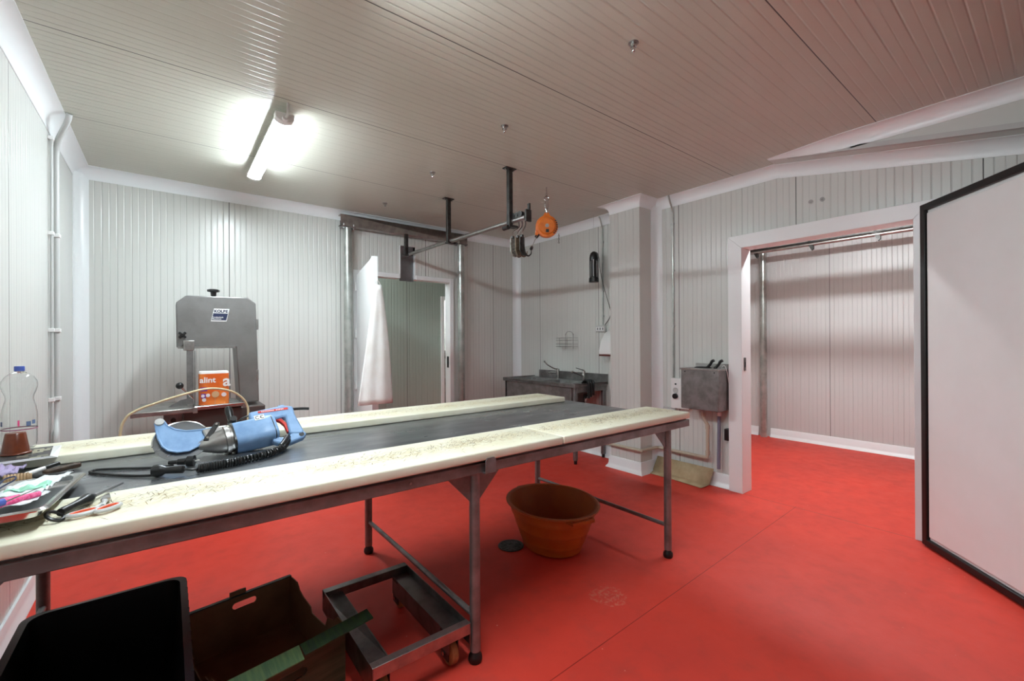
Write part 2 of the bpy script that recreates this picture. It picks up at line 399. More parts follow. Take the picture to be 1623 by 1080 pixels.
# cold-room doorway frame
FY0, FY1, FZ = .578, 1.978, 2.357
g = G().box(4.105, 4.285, OY1-.001, FY1, 0, FZ)
fr = struct('door_1', G().prism([(FY1, 0), (FY1, FZ), (OY1, OZ), (OY1, 0)], (0,0,0), (0,1,0), (0,0,1), 4.105, 4.285), M['white'], bevel=.003)
f2 = obj('door_frame_head', G().prism([(FY1, FZ), (FY0, FZ), (OY0, OZ), (OY1, OZ)], (0,0,0), (0,1,0), (0,0,1), 4.105, 4.285), M['white'], fr, bevel=.003)
f3 = obj('door_frame_post', G().prism([(FY0, 0), (FY0, FZ), (OY0, OZ), (OY0, 0)], (0,0,0), (0,1,0), (0,0,1), 4.105, 4.285), M['white'], fr, bevel=.003)
g = G().box(4.14, 4.178, OY1-.006, OY1+.001, 1.12, 1.24)
lp = obj('strike_plate', g, M['steel_dark'], fr, bevel=.002, label='steel strike plate'); obj('keyhole', G().box(4.15, 4.166, OY1-.008, OY1-.005, 1.15, 1.2), M['black'], lp)
# open cold-room door leaf
A = Vector((4.035, .632, 0)); du = Vector((-.76, -.65, 0)).normalized(); dn = Vector((-.65, .76, 0)).normalized()
W_ = 1.34
df = thing('cold_room_door', 'large white insulated door leaf with black gasket, swung open beside the cold room doorway', 'door', A)
obj('door_panel', G().hexa([A + du*a - dn*b_ + Vector((0,0,z)) for z in (.02, 2.3) for a, b_ in ((0,.015),(W_,.015),(W_,.10),(0,.10))]), M['doorface'], df, bevel=.004)
obj('raised_door_skin', G().hexa([A + du*a - dn*b_ + Vector((0,0,z)) for z in (.075, 2.245) for a, b_ in ((.05,.0),(W_-.05,.0),(W_-.05,.02),(.05,.02))]), M['doorface'], df, bevel=.006)
g = G(); 
for a0, a1, z0, z1 in ((-.005, .04, .01, 2.31), (W_-.04, W_+.005, .01, 2.31)):
    g.hexa([A + du*a - dn*b_ + Vector((0,0,z)) for z in (z0, z1) for a, b_ in ((a0,-.008),(a1,-.008),(a1,.03),(a0,.03))])
for z0, z1 in ((.01, .055), (2.265, 2.31)):
    g.hexa([A + du*a - dn*b_ + Vector((0,0,z)) for z in (z0, z1) for a, b_ in ((0,-.0075),(W_,-.0075),(W_,.03),(0,.03))])
obj('rubber_gasket', g, M['rubber'], df, bevel=.006)
# cold room
struct('wall_cold_far', G().box(6.87, 6.97, -1.6, 3.8, 0, H), M['cold'])
struct('wall_cold_side', G().box(XR+.1, 6.87, 3.7, 3.8, 0, H), M['wall_x'])
struct('wall_cold_near', G().box(XR+.1, 6.87, -1.6, -1.5, 0, H), M['wall_x'])
struct('ceiling_cold_room', G().box(XR+.05, 6.97, -1.6, 3.8, H, H+.1), M['ceil'])
skirt('baseboard_cold_room', (6.87, 2.70, 0), (6.87, -1.5, 0), (-1,0,0))
skirt('baseboard_cold_room.001', (6.87, 3.7, 0), (6.87, 2.86, 0), (-1,0,0))
# corridor beyond the back door
struct('wall_corridor', G().box(.6, 3.50, 6.3, 6.4, 0, H).box(3.50, 4.6, 6.3, 6.4, 2.09, H).box(4.35, 4.6, 6.3, 6.4, 0, 2.09), M['corr'])
struct('wall_corridor_end', G().box(.5, .6, YB+.1, 8.1, 0, H).box(4.6, 4.7, YB+.1, 8.1, 0, H), M['corr'])
struct('wall_utility_room', G().box(.6, 4.6, 8.0, 8.1, 0, H), M['wall_x'])
struct('ceiling_corridor', G().box(.5, 4.7, YB+.06, 8.1, H, H+.1), M['ceil'])
struct('door_2', G().box(3.47, 3.52, 6.27, 6.41, 0, 2.13).box(3.52, 4.35, 6.27, 6.41, 2.08, 2.13), M['white'])
cf = thing('steel_shelf_unit', 'small steel appliance on a stand, seen through the far opening behind the back doorway', 'appliance', (4.02, 7.0, 0))
obj('body', G().box(3.8, 4.3, 6.9, 7.3, .75, 1.25), M['steel'], cf, bevel=.01)
obj('dial', G().cyl((3.93, 6.88, 1.12), (3.93, 6.9, 1.12), .05), M['black'], cf)
obj('stand', G().box(3.84, 4.26, 6.95, 7.25, 0, .75), M['steel_dark'], cf)
obj('rail', G().cyl((3.8, 6.86, 1.55), (4.3, 6.86, 1.55), .012), M['white_pl'], cf)
# doorway lining of the back door
g = G().box(DX1-.012, DX1+.045, YB-.018, YB+.115, 0, DZ+.05)
ln = struct('door_3', g, M['white'], bevel=.003)
obj('door_frame_head', G().box(2.50, DX1-.013, YB-.017, YB+.114, DZ-.005, DZ+.05).box(DX0, 2.285, YB-.018, YB+.115, DZ-.005, DZ+.05), M['white'], ln, bevel=.003)
obj('door_frame_post', G().box(DX0-.05, DX0+.01, YB-.018, YB+.115, 0, DZ+.05), M['white'], ln, bevel=.003)
g = G()
for z in (.9, 1.5, 2.05): g.cyl((DX0-.03, YB-.035, z-.05), (DX0-.03, YB-.035, z+.05), .014)
obj('hinge', g, M['white_pl'], ln)
obj('notch_trim', G().box(2.278, 2.292, YB-.008, YB+.1, DZ, 2.61).box(2.488, 2.502, YB-.008, YB+.1, DZ, 2.50), M['white'], ln)
obj('strike_plate', G().box(DX1-.02, DX1-.012, YB+.02, YB+.06, 1.05, 1.2), M['black'], ln)
tag(obj('notch_cover', G().box(2.292, 2.385, YB+.03, YB+.034, 2.17, 2.61).box(2.387, 2.488, YB+.036, YB+.04, 2.17, 2.61), M['sheet'], bevel=.001), 'grey steel plate closing the rail slot above the back doorway', 'plate')

# open back door leaf with pvc apron
a0 = Vector((DX0+.005, YB-.03, 0)); a1 = Vector((1.515, 4.0, 0)); dd = (a1-a0).normalized(); pn = Vector((-dd.y, dd.x, 0))
leaf = thing('swing_door', 'narrow white door leaf standing wide open into the room in front of the back wall', 'door', a0)
L_ = (a1-a0).length
obj('door_panel', G().hexa([a0 + dd*a + pn*b_ + Vector((0,0,z)) for z in (.02, 2.19) for a, b_ in ((.01,-.022),(L_-.012,-.022),(L_-.012,.022),(.01,.022))]), M['white'], leaf, bevel=.002)
obj('edge_profile', G().hexa([a0 + dd*a + pn*b_ + Vector((0,0,z)) for z in (.015, 2.2) for a, b_ in ((L_-.012,-.028),(L_,-.028),(L_,.028),(L_-.012,.028))]), M['trim'], leaf, bevel=.002)
hk = a1 + Vector((0, -.03, 0))
obj('coat_hook', G().tube(bez([a1+Vector((0,.0,1.93)), a1+Vector((0,-.03,1.93)), a1+Vector((0,-.045,1.96))]), .004, 8), M['chrome'], leaf)
def apron():
    g = G(); rings = []
    nz, nk = 22, 44
    for j in range(nz+1):
        t = j/nz; z = 1.925 - 1.068*t
        xl = 1.492 + (1.318-1.492)*t**1.05 - .004; xr = 1.553 + (1.632-1.553)*t**.8 + .012*math.sin(t*PI)
        cx, hw = (xl+xr)/2, (xr-xl)/2; dp = .022 + .05*t
        yb = 3.962 - .01*t
        r = []
        for k in range(nk):
            a = 2*PI*k/nk
            fo = .005*t*math.sin(a*7+1.2) + .009*t*math.sin(a*3+2*t)
            x = cx + hw*math.cos(a) + fo*.3; y = yb - dp + dp*math.sin(a)*1.0 + fo
            dz = .02*math.sin(a)*t - .012*math.cos(a*2)*t*t
            r.append((x, min(y, 3.966), z+dz))
        rings.append(r)
    g.loft(rings, True, False); g.bm.faces.new([g.bm.verts[i] for i in range(nk)]) if False else None
    return g
ap = obj('apron', apron(), M['cloth'], solid=.003)
tag(ap, 'long white plastic apron hanging in folds from the open door leaf', 'apron')
obj('neck_strap', G().tube(bez([(1.50, 3.93, 1.92), (1.515, 3.935, 1.965), (1.53, 3.945, 1.96), (1.55, 3.94, 1.92)]), .004, 8), M['cloth'], ap)

# ------------------------------------------------------------------ lamps
def lamp(name, label, x, y0, y1, power_mat, ztop=H):
    t = thing(name, label, 'lamp', (x, (y0+y1)/2, ztop), group='ceiling batten lights')
    zt = ztop-.045
    obj('housing', G().box(x-.0495, x+.0495, y0, y1, zt-.027, zt-.006).box(x-.035, x+.035, y0+.02, y1-.02, zt-.014, zt), M['white_pl'], t, bevel=.004)
    prof = [(-.048, zt-.026)] + [(-.048*math.cos(PI*k/10), zt-.029-.030*math.sin(PI*k/10)) for k in range(11)] + [(.048, zt-.026)]
    obj('diffuser', G().loft([[(x+a, y, z) for a, z in prof] for y in (y0+.055, y1-.03)]), power_mat, t)
    for ya, yb in ((y0-.005, y0+.055), (y1-.03, y1+.005)):
        obj('end_cap', G().loft([[(x+a*1.15, y, z-.003 if z < zt-.029 else zt-.006) for a, z in prof] for y in (ya, yb)]), M['white_pl'], t, bevel=.003)
    for yy in (y0+.2, y1-.2):
        obj('mounting_bracket', G().box(x-.02, x+.02, yy-.02, yy+.02, zt, ztop), M['steel'], t)
    obj('cable_gland', G().cyl((x, y0-.03, zt-.045), (x, y0-.004, zt-.045), .018).tube(bez([(x, y0-.03, zt-.045), (x+.005, y0-.045, zt-.03), (x+.01, y0-.04, ztop-.002)]), .007, 8), M['white_pl'], t)
    return t
lamp('batten_light', 'white batten light with a lit diffuser on the ceiling above the bandsaw', .585, 3.06, 4.33, M['glow'])
lamp('batten_light', 'batten light on the ceiling at the top edge of the photo', .585, .52, 1.775, M['glow'])
lamp('batten_light', 'batten light on the cold room ceiling', 4.78, .9, 2.17, M['glow_cold'])
lamp('batten_light', 'batten light on the ceiling of the room beyond the corridor', 4.0, 6.7, 7.9, M['glow_cold'])

lamp('batten_light', 'unseen batten-shaped light added to brighten the corridor beyond the back doorway', 1.3, 5.5, 6.1, M['glow_cold'])  # added fill light, out of view, lifts the corridor wall
# ------------------------------------------------------------------ cutting table
TY0, TY1, TX0, TX1 = 1.58, 2.99, -.60, 2.74
tb = thing('butcher_table', 'long stainless steel cutting table on round legs across the middle of the room', 'table', (1.05, 2.29, 0))
obj('steel_top', G().box(TX0, TX1-.01, 1.60, 2.97, .868, .885), M['sheet'], tb, bevel=.003)
for y0, y1 in ((TY0, TY0+.04), (TY1-.04, TY1)):
    obj('side_rail', G().box(TX0, TX1, y0, y1, .828, .872), M['steel_dark'], tb, bevel=.004)
for x0, x1 in ((TX0, TX0+.04), (TX1-.04, TX1)):
    obj('end_rail', G().box(x0, x1, TY0+.04, TY1-.04, .828, .872), M['steel_dark'], tb, bevel=.004)
lg = [(-.45, 1.62), (-.45, 2.89), (1.055, 1.62), (1.045, 2.89), (2.54, 1.62), (2.54, 2.89)]
for x, y in lg:
    l_ = obj('leg', G().cyl((x, y, .05), (x, y, .83), .0235, 24), M['steel_dark'], tb)
    obj('leveling_foot', G().lathe([(0, 0), (.026, 0), (.031, .012), (.029, .03), (.018, .045), (.016, .06), (0, .06)], (x, y, 0), 20), M['rubber'], l_)
    # triangular gussets
    s_ = 1 if y < 2 else -1
    for sg in (-1, 1):
        if x > 2 and sg > 0: continue
        obj('gusset', G().prism([(sg*.02, .83), (sg*.145, .83), (sg*.02, .70)], (x, y-.0, 0), (1,0,0), (0,0,1), -.003, .003), M['steel_dark'], tb)
for x, in ((-.45,), (1.05,), (2.54,)):
    obj('stretcher', G().cyl((x, 1.62, .205), (x, 2.89, .205), .013, 14), M['steel_dark'], tb)
obj('rail_tab', G().prism([(-.028, .83), (-.028, .885), (-.018, .897), (.018, .897), (.028, .885), (.028, .83)], (1.10, 1.5605, 0), (1,0,0), (0,0,1), .0, .004).box(1.072, 1.128, 1.56, 1.58, .828, .834), M['steel_dark'], tb, bevel=.001)
obj('bolt', G().cyl((.735, TY0-.004, .853), (.735, TY0, .853), .005), M['steel'], tb)
scar_m = mat('knife_scar', '8f7448', .7)
scar_d = mat('dark_knife_scar', '5d4526', .7)
def board(x0, x1, y0, y1, m_, label, dens, seed):
    rd = random.Random(seed); bm = G().box(x0, x1, y0, y1, .886, .926).bm
    bmesh.ops.recalc_face_normals(bm, faces=bm.faces)
    bmesh.ops.bevel(bm, geom=list(bm.edges), offset=.007, segments=3, affect='EDGES', profile=.5)
    for f in bm.faces: f.smooth = True
    yc = (y0+y1)/2 + .02
    for i in range(int(dens*(x1-x0))):
        cx = rd.uniform(x0+.03, x1-.03); hot = .5+.5*math.sin(cx*5.2+seed)+.3*math.sin(cx*13)
        if rd.random() > .35+.6*hot: continue
        cy = rd.gauss(yc, .042)
        if not y0+.03 < cy < y1-.03: continue
        an = rd.choice((rd.gauss(.95, .25), rd.gauss(.45, .3), rd.gauss(2.0, .3))); L = rd.uniform(.012, .06); wd = rd.uniform(.0004, .0012)
        dx, dy = math.cos(an)*L/2, math.sin(an)*L/2; nx, ny = -math.sin(an)*wd, math.cos(an)*wd
        vs = [bm.verts.new(p) for p in ((cx-dx, cy-dy, .9262), (cx+nx, cy+ny, .9262), (cx+dx, cy+dy, .9262), (cx-nx, cy-ny, .9262))]
        f = bm.faces.new(vs[::-1]); f.material_index = 2 if rd.random() < .35 else 1
        if f.normal.z < 0: f.normal_flip()
    me = bpy.data.meshes.new('cutting_board')
    bm.to_mesh(me); bm.free()
    for q in (m_, scar_m, scar_d): me.materials.append(q)
    o = bpy.data.objects.new('cutting_board', me); COL.objects.link(o)
    return tag(o, label, 'cutting board')
for x0, x1, lab in ((-.52, 1.545, 'long scarred white cutting board along the near side of the steel table'), (1.549, 2.715, 'white cutting board at the near right corner of the steel table')):
    board(x0, x1, 1.562, 1.902, M['board_near'], lab, 950, 3)
board(-.50, 2.645, 2.652, 3.005, M['board_far'], 'worn white cutting board along the far side of the steel table', 420, 8)

# ------------------------------------------------------------------ hand-held breaking saw
u = Vector((.97, .08, .12)).normalized(); v = Vector((0, .72, .69)); v = (v - u*v.dot(u)).normalized(); n = u.cross(v)
SO = Vector((.038, 2.369, .892)); SM = Matrix((u, v, n)).transposed().to_4x4(); SM.translation = SO
# local frame: x along the saw, y up the blade plane, z away from the camera side is negative
sw = thing('circular_saw', 'light blue hand-held circular meat saw lying on the steel table', 'power saw', mat4=SM)
def sp(a, b_, c=0): return (a, b_, c)
SG = -1 if (Matrix((u, v, n)).transposed() @ Vector((0,0,1))).dot(Vector((0,-1,.5))) < 0 else 1
k = 48
obj('blade', G().loft([[(.025+r*math.cos(2*PI*i/k), .104+r*math.sin(2*PI*i/k), z) for i in range(k)] for r, z in ((.103+0, -.0012), (.103, .0012))]), M['sheet'], sw, world=False)
g = G()
obj('blade_ring', G().torus((.025, .104, .0), .103, .0045, (0,0,1), 40, 8, -.35, PI*.75), M['chrome'], sw, world=False)
gp = [(-.054,.217),(-.046,.23),(-.033,.232),(-.022,.222),(-.015,.194),(.008,.165),(.044,.143),(.095,.132),(.131,.129),(.15,.136),(.145,.115),(.103,.091),(.091,.067),(.071,.047),(.038,.035),(-.003,.042),(-.031,.061),(-.047,.09),(-.054,.134),(-.055,.177)]
gp = gp[:9] + [(.165,.135),(.15,.108)] + gp[11:]
gz0, gz1 = sorted((.006*SG, .016*SG))
gd = obj('blade_guard', G().prism([(a,b_-.004) for a, b_ in gp], (0,0,0), (1,0,0), (0,1,0), gz0, gz1), M['blue'], sw, world=False, bevel=.004)
obj('guard_rim', G().tube([(a, b_-.004, .016*SG) for a, b_ in gp], .0042, 8, closed=True), M['blue'], gd, world=False)
obj('guard_pivot', G().cyl((-.038, .214, .0), (-.038, .214, .026*SG), .017), M['grey_pl'], gd, world=False)
z0, z1 = sorted((.02*SG, .034*SG))
ar = obj('locking_arm', G().prism([(.155,.142),(.174,.134),(.114,.045),(.094,.058)], (0,0,0), (1,0,0), (0,1,0), z0, z1), M['black'], sw, world=False, bevel=.003)
for a, b_ in ((.158,.126),(.112,.063)): obj('screw', G().cyl((a,b_,.03*SG),(a,b_,.038*SG),.006), M['chrome'], ar, world=False)
g = G().lathe([(0,0),(.02,0),(.03,.02),(.05,.07),(.056,.10),(.066,.102),(.066,.118),(.06,.12),(.062,.145)], (.075,.052,-.004*SG), 28, (1,0,-.0))
obj('gear_housing', g, M['steel'], sw, world=False)
obj('gear_neck', G().prism([(.10,.12),(.20,.118),(.19,.03),(.11,.03)], (0,0,0), (1,0,0), (0,1,0), *sorted((-.02*SG, .03*SG))), M['steel'], sw, world=False, bevel=.008)
def rr(w_, h_, r, n_=5):
    o = []
    for cx, cy, a in ((w_-r, h_-r, 0), (-w_+r, h_-r, PI/2), (-w_+r, -h_+r, PI), (w_-r, -h_+r, 1.5*PI)):
        for i in range(n_): q = a + PI/2*i/(n_-1); o.append((cx + r*math.cos(q), cy + r*math.sin(q)))
    return o
cs = rr(.064, .058, .03)
mh = obj('motor_housing', G().loft([[(x, .047+a*s_, b_*s_) for a, b_ in cs] for x, s_ in ((.212,.97),(.216,1),(.30,1),(.302,1.02),(.372,1.02),(.39,.94))]), M['blue'], sw, world=False)
obj('motor_seam', G().loft([[(x, .047+a*1.03, b_*1.03) for a, b_ in cs] for x in (.206,.213)]), M['black'], mh, world=False)
obj('motor_seam', G().loft([[(x, .047+a*1.025, b_*1.025) for a, b_ in cs] for x in (.3735,.3775)]), M['black'], mh, world=False)
hz = sorted((-.022, .022))
hd = obj('handle', G().prism([(.296,.122),(.300,.168),(.438,.168),(.448,.172),(.50,.150),(.494,.10),(.503,-.012),(.493,-.03),(.436,-.012),(.447,.098),(.403,.096),(.38,.108)], (0,0,0), (1,0,0), (0,1,0), *hz), M['blue'], sw, world=False, bevel=.009)
obj('trigger', G().prism([(.402,.097),(.43,.097),(.445,.06),(.446,.01),(.432,.008),(.43,.055),(.418,.082)], (0,0,0), (1,0,0), (0,1,0), -.01, .01), M['red'], hd, world=False, bevel=.003)
obj('guard_bow', G().prism([(.36,-.004),(.426,-.028),(.446,-.008),(.49,-.012),(.506,-.018),(.51,-.034),(.49,-.05),(.42,-.062),(.386,-.054),(.356,-.03)], (0,0,0), (1,0,0), (0,1,0), -.018, .018), M['blue'], hd, world=False, bevel=.007)
obj('grip_inset', G().cyl((.486,-.032,.0),(.486,-.032,.0195*SG),.012), M['black'], hd, world=False)
sh = obj('side_handle', G().lathe([(0,0),(.018,0),(.018,.01),(.012,.014),(.014,.03),(.017,.07),(.015,.088),(.008,.096),(0,.097)], (.222,.128,.01*SG), 20, (.02,1,.15*SG)), M['black'], sw, world=False)
obj('clamp_knob', G().cyl((.228,.135,.01*SG),(.228,.135,.042*SG),.015), M['black'], sh, world=False)
sX = (1,0,0) if SG > 0 else (-1,0,0)
cp = obj('approval_label', G().obox((.327,.094,.0605*SG),(.044,.028,.001)), M['white_pl'], sw, world=False)
# "CE" mark
g = G().torus((.318,.094,.062*SG),.007,.0014,(0,0,1),14,6).torus((.336,.094,.062*SG),.007,.0014,(0,0,1),14,6)
def arc(cx, r): return [(cx+r*math.cos(a), .094+r*math.sin(a), .0615*SG) for a in [PI*.3+PI*1.4*i/12 for i in range(13)]]
g = G().tube(arc(.319,.0085), .0013, 6).tube(arc(.339,.0085), .0013, 6).tube([(.331,.094,.0615*SG),(.338,.094,.0615*SG)], .0012, 6)
obj('mark', g, M['black'], cp, world=False)
st_ = obj('stripe_label', G().obox((.405,.146,.0232*SG),(.135,.013,.001),(1,-.1,0),(0,1,0)), M['red'], hd, world=False)
g = G()
for i in range(14):
    if i != 8: g.obox((.355+.0072*i, .151-.00072*i, .0242*SG), (.0045,.005,.0008), (1,-.1,0), (0,1,0))
obj('lettering', g, M['white_pl'], st_, world=False)
obj('top_button', G().obox((.45,.174,0),(.03,.012,.02)), M['blue'], hd, world=False, bevel=.003)
# cords in world space
def hgt(p): return Vector(p)
obj('power_cord', G().tube(bez([SM@Vector((.50,.145,0)), SM@Vector((.545,.135,-.0)), SM@Vector((.575,.125,.0))]), .007, 10), M['black'], sw)
obj('cable_loop', G().tube(bez([SM@Vector((.45,.165,-.02*SG)), SM@Vector((.36,.185,-.03*SG)), SM@Vector((.285,.18,-.03*SG)), SM@Vector((.25,.15,-.03*SG)), SM@Vector((.262,.115,-.03*SG)), SM@Vector((.29,.108,-.02*SG))]), .004, 8), M['black'], sw)
# coiled section
path = bez([(.455,2.36,.925), (.42,2.29,.908), (.35,2.215,.904), (.24,2.165,.903), (.16,2.145,.903), (.09,2.135,.903)], 16)
g = G(); pts = []; turns = 42; tot = len(path)-1
for i in range(turns*14+1):
    f_ = i/(turns*14)*tot; a_ = min(int(f_), tot-1); p = path[a_].lerp(path[a_+1], f_-a_); t = (path[a_+1]-path[a_]).normalized()
    e = Vector((0,0,1)); q = t.cross(e).normalized(); an = 2*PI*i/14
    pts.append(p + (q*math.cos(an) + e*math.sin(an))*.0135)
g.tube(pts, .0045, 6)
obj('coiled_cord', g, M['black'], sw)
obj('cord_sleeve', G().tube(bez([(.46,2.375,.935), (.44,2.33,.925), (.415,2.285,.912)]), .015, 12), M['black'], sw)
ec = tag(obj('extension_cord', G().tube(bez([(-.02,2.165,.893),(-.10,2.22,.891),(-.20,2.33,.891),(-.245,2.40,.891),(-.225,2.425,.891),(-.15,2.385,.891),(-.05,2.32,.891),(.015,2.285,.897)]), .0052, 10), M['black']), 'black cord looping on the steel table, its plug and socket left of the coiled cord', 'cord')
sc = obj('socket', G().lathe([(0,0),(.022,0),(.024,.012),(.02,.03),(.0135,.04),(.015,.10),(.008,.105),(0,.105)], (-.045,2.18,.909), 18, (.85,-.42,0)), M['black'], ec)
obj('cable_exit', G().tube(bez([(.045,2.135,.909),(.075,2.12,.905),(.10,2.135,.90)]), .005, 8), M['black'], ec)
pg = obj('plug', G().lathe([(0,0),(.007,0),(.008,.03),(.012,.032),(.014,.06),(.022,.066),(.023,.09),(0,.09)], (.0,2.29,.909), 18, (.92,-.32,0)), M['black'], ec)
for dy in (-.009, .009):
    obj('pin', G().cyl((.083,2.263+dy,.909), (.103,2.256+dy,.909), .003, 8), M['chrome'], pg)

# ------------------------------------------------------------------ bandsaw
bs = thing('meat_bandsaw', 'tall stainless steel meat bandsaw with a side table against the back wall', 'bandsaw', (.3, 4.5, 0))
BY = 4.38
hp = [(.055,1.362),(.05,1.723),(.115,1.783),(.54,1.79),(.603,1.74),(.625,.89),(.482,.89),(.455,1.362)]
obj('upper_housing', G().prism(hp, (0, BY, 0), (1,0,0), (0,0,1), -.30, 0), M['saw_paint'], bs, bevel=.008)
obj('door_lip', G().box(.06, .45, BY-.008, BY, 1.355, 1.372), M['steel'], bs)
for z in (1.56, 1.12): obj('door_hinge', G().box(.605, .622, BY-.004, BY+.03, z-.045, z+.045), M['steel'], bs, bevel=.003)
obj('tension_knob', G().cyl((.305, BY+.12, 1.785), (.305, BY+.12, 1.80), .016).lathe([(0,0),(.02,0),(.022,.03),(.045,.034),(.045,.05),(.03,.056),(0,.056)], (.305, BY+.12, 1.80), 8), M['black'], bs)
g = G()
for a in (PI/4, 3*PI/4): g.obox((.09, BY-.018, 1.464), (.062, .02, .018), (math.cos(a), 0, math.sin(a)), (0,1,0))
obj('star_knob', g.cyl((.09, BY-.03, 1.464), (.09, BY, 1.464), .014), M['black'], bs, bevel=.003)
obj('guide_bracket', G().box(.095, .165, BY-.05, BY, 1.34, 1.42), M['steel'], bs, bevel=.004)
obj('blade_guide', G().box(.115, .16, BY-.045, BY-.02, .91, 1.345).box(.165, .172, BY-.045, BY-.01, .90, 1.34), M['steel_dark'], bs, bevel=.003)
obj('saw_band', G().box(.178, .18, BY-.04, BY-.025, .88, 1.36), M['chrome'], bs)
gr = obj('lever', G().cyl((.155, BY-.07, .955), (.075, BY-.10, 1.06), .008), M['chrome'], bs)
obj('ball_knob', G().sphere((.070, BY-.102, 1.068), .026), M['black'], gr)
obj('pusher_plate', G().prism([(.0,.905),(.12,.905),(.12,.96),(.075,.95)], (0, BY-.06, 0), (1,0,0), (0,0,1), -.02, .0), M['steel_dark'], bs)
# tables
tz = .9
obj('side_table', G().loft([[(-.213,4.10,z),(.155,4.165,z),(.155,4.72,z),(-.18,4.72,z)] for z in (tz-.032, tz)]), M['steel'], bs, bevel=.003)
obj('sliding_table', G().loft([[(.162,4.168,z),(.49,4.225,z),(.47,4.70,z),(.162,4.70,z)] for z in (tz-.02, tz)]), M['steel'], bs, bevel=.003)
obj('table_clamp', G().box(.148, .178, 4.155, 4.18, tz-.04, tz+.006), M['steel'], bs, bevel=.003)
obj('table_clamp', G().box(.482, .508, 4.215, 4.24, tz-.03, tz+.006), M['steel'], bs, bevel=.003)
obj('guide_rail', G().cyl((.16, 4.163, tz+.002), (.49, 4.22, tz+.002), .008), M['chrome'], bs)
obj('cabinet', G().box(.09, .66, 4.30, 4.70, .06, .865), mat('brownish_machine_base', '5e5653', .42, .6), bs, bevel=.01)
obj('arm_bracket', G().box(-.03, .088, 4.32, 4.42, .70, .865).box(-.06,.09,4.30,4.33,.845,.866), M['steel_dark'], bs, bevel=.004)
obj('lock_screw', G().cyl((.03, 4.30, .80), (.03, 4.32, .80), .018, 8), M['iron'], bs)
for x in (.12, .62):
    for y in (4.34, 4.66): obj('foot', G().cyl((x, y, 0), (x, y, .06), .025), M['rubber'], bs)
# maker's plate
pl_ = obj('maker_plate', G().prism([(.278,1.578),(.386,1.578),(.408,1.684),(.300,1.684)], (0, BY-.002, 0), (1,0,0), (0,0,1), 0, .0015), M['white_pl'], bs)
obj('plate_field', G().prism([(.283,1.588),(.384,1.588),(.397,1.645),(.295,1.645)], (0, BY-.004, 0), (1,0,0), (0,0,1), 0, .001), M['navy'], pl_)
text('lettering', 'KOLBE', .032, M['navy'], pl_, (.300, BY-.0045, 1.652), (1,0,0), (0,0,1), sx=1.0, bold=.0012)
text('lettering', 'Foodtechnik', .015, M['white_pl'], pl_, (.289, BY-.0055, 1.608), (1,0,0), (0,0,1), bold=.0003)
text('lettering', 'Maschinen', .015, M['white_pl'], pl_, (.287, BY-.0055, 1.594), (1,0,0), (0,0,1), bold=.0003)
# kitchen roll pack
pk = thing('paper_roll_pack', 'orange printed pack of paper rolls standing on the bandsaw table', 'paper pack', (.30, 4.32, tz+.001))
pack_m = mat('orange_printed_film', 'd8601f', .3, c2='e9873e', ns=6, bmp=.15, bs=14, bd=.01)
PX0, PX1, PY = .192, .395, 4.27
cs2 = rr(.101, .06, .035, 6)
obj('rolls', G().loft([[(.2935+a*s_, PY+.06+b_*s_, z) for a, b_ in cs2] for z, s_ in ((tz+.002,.96),(tz+.01,.99),(tz+.262,.99),(tz+.27,.96))]), M['white_pl'], pk)
pf = obj('wrapper', G().loft([[(.2935+a*1.01, PY+.06+b_*1.01, z) for a, b_ in cs2] for z in (tz+.004, tz+.252)], True, False), pack_m, pk)
yy = PY-.0025
text('lettering', 'alint', .062, M['white_pl'], pf, (.196, yy, tz+.182), (1,0,0), (0,0,1), bold=.0014)
text('lettering', 'a', .125, M['white_pl'], pf, (.350, yy-.0005, tz+.150), (1,0,0), (0,0,1), bold=.003)
obj('print_block', G().box(.200, .245, yy-.001, yy+.003, tz+.115, tz+.145).box(.205,.235,yy-.001,yy+.003,tz+.06,tz+.095), mat('purple_print', '6a2c91', .4), pf)
g = G()
pale = mat('pale_print', 'ddd3d8', .4)
for a, z, r in ((.217,.077,.012),(.25,.08,.014),(.225,.045,.014),(.357,.08,.017)): obj('print_dot', G().cyl((a, yy-.0015, tz+z), (a, yy+.002, tz+z), r), pale, pf)
g = G().lathe([(0,0),(.026,0),(.026,.003),(0,.003)], (.30, yy-.001, tz+.085), 20, (0,1,0), 1.0, 1.0)
obj('print_flower', g.box(.296,.299,yy-.001,yy+.002,tz+.01,tz+.065), mat('beige_print', 'c99f78', .4), pf)
# cream hose
tag(obj('hose', G().tube(bez([(-.262,4.06,.0+.02),(-.268,4.06,.4),(-.263,4.06,.76),(-.236,4.06,.873),(-.185,4.06,.922),(-.09,4.06,.962),(.088,4.07,1.018),(.245,4.10,1.048),(.38,4.14,1.02),(.47,4.18,.955),(.515,4.20,.87),(.516,4.19,.76),(.51,4.18,.5),(.52,4.18,.02)]), .0085, 10), M['hose']), 'cream hose arching over the bandsaw table in front of the paper pack', 'hose')

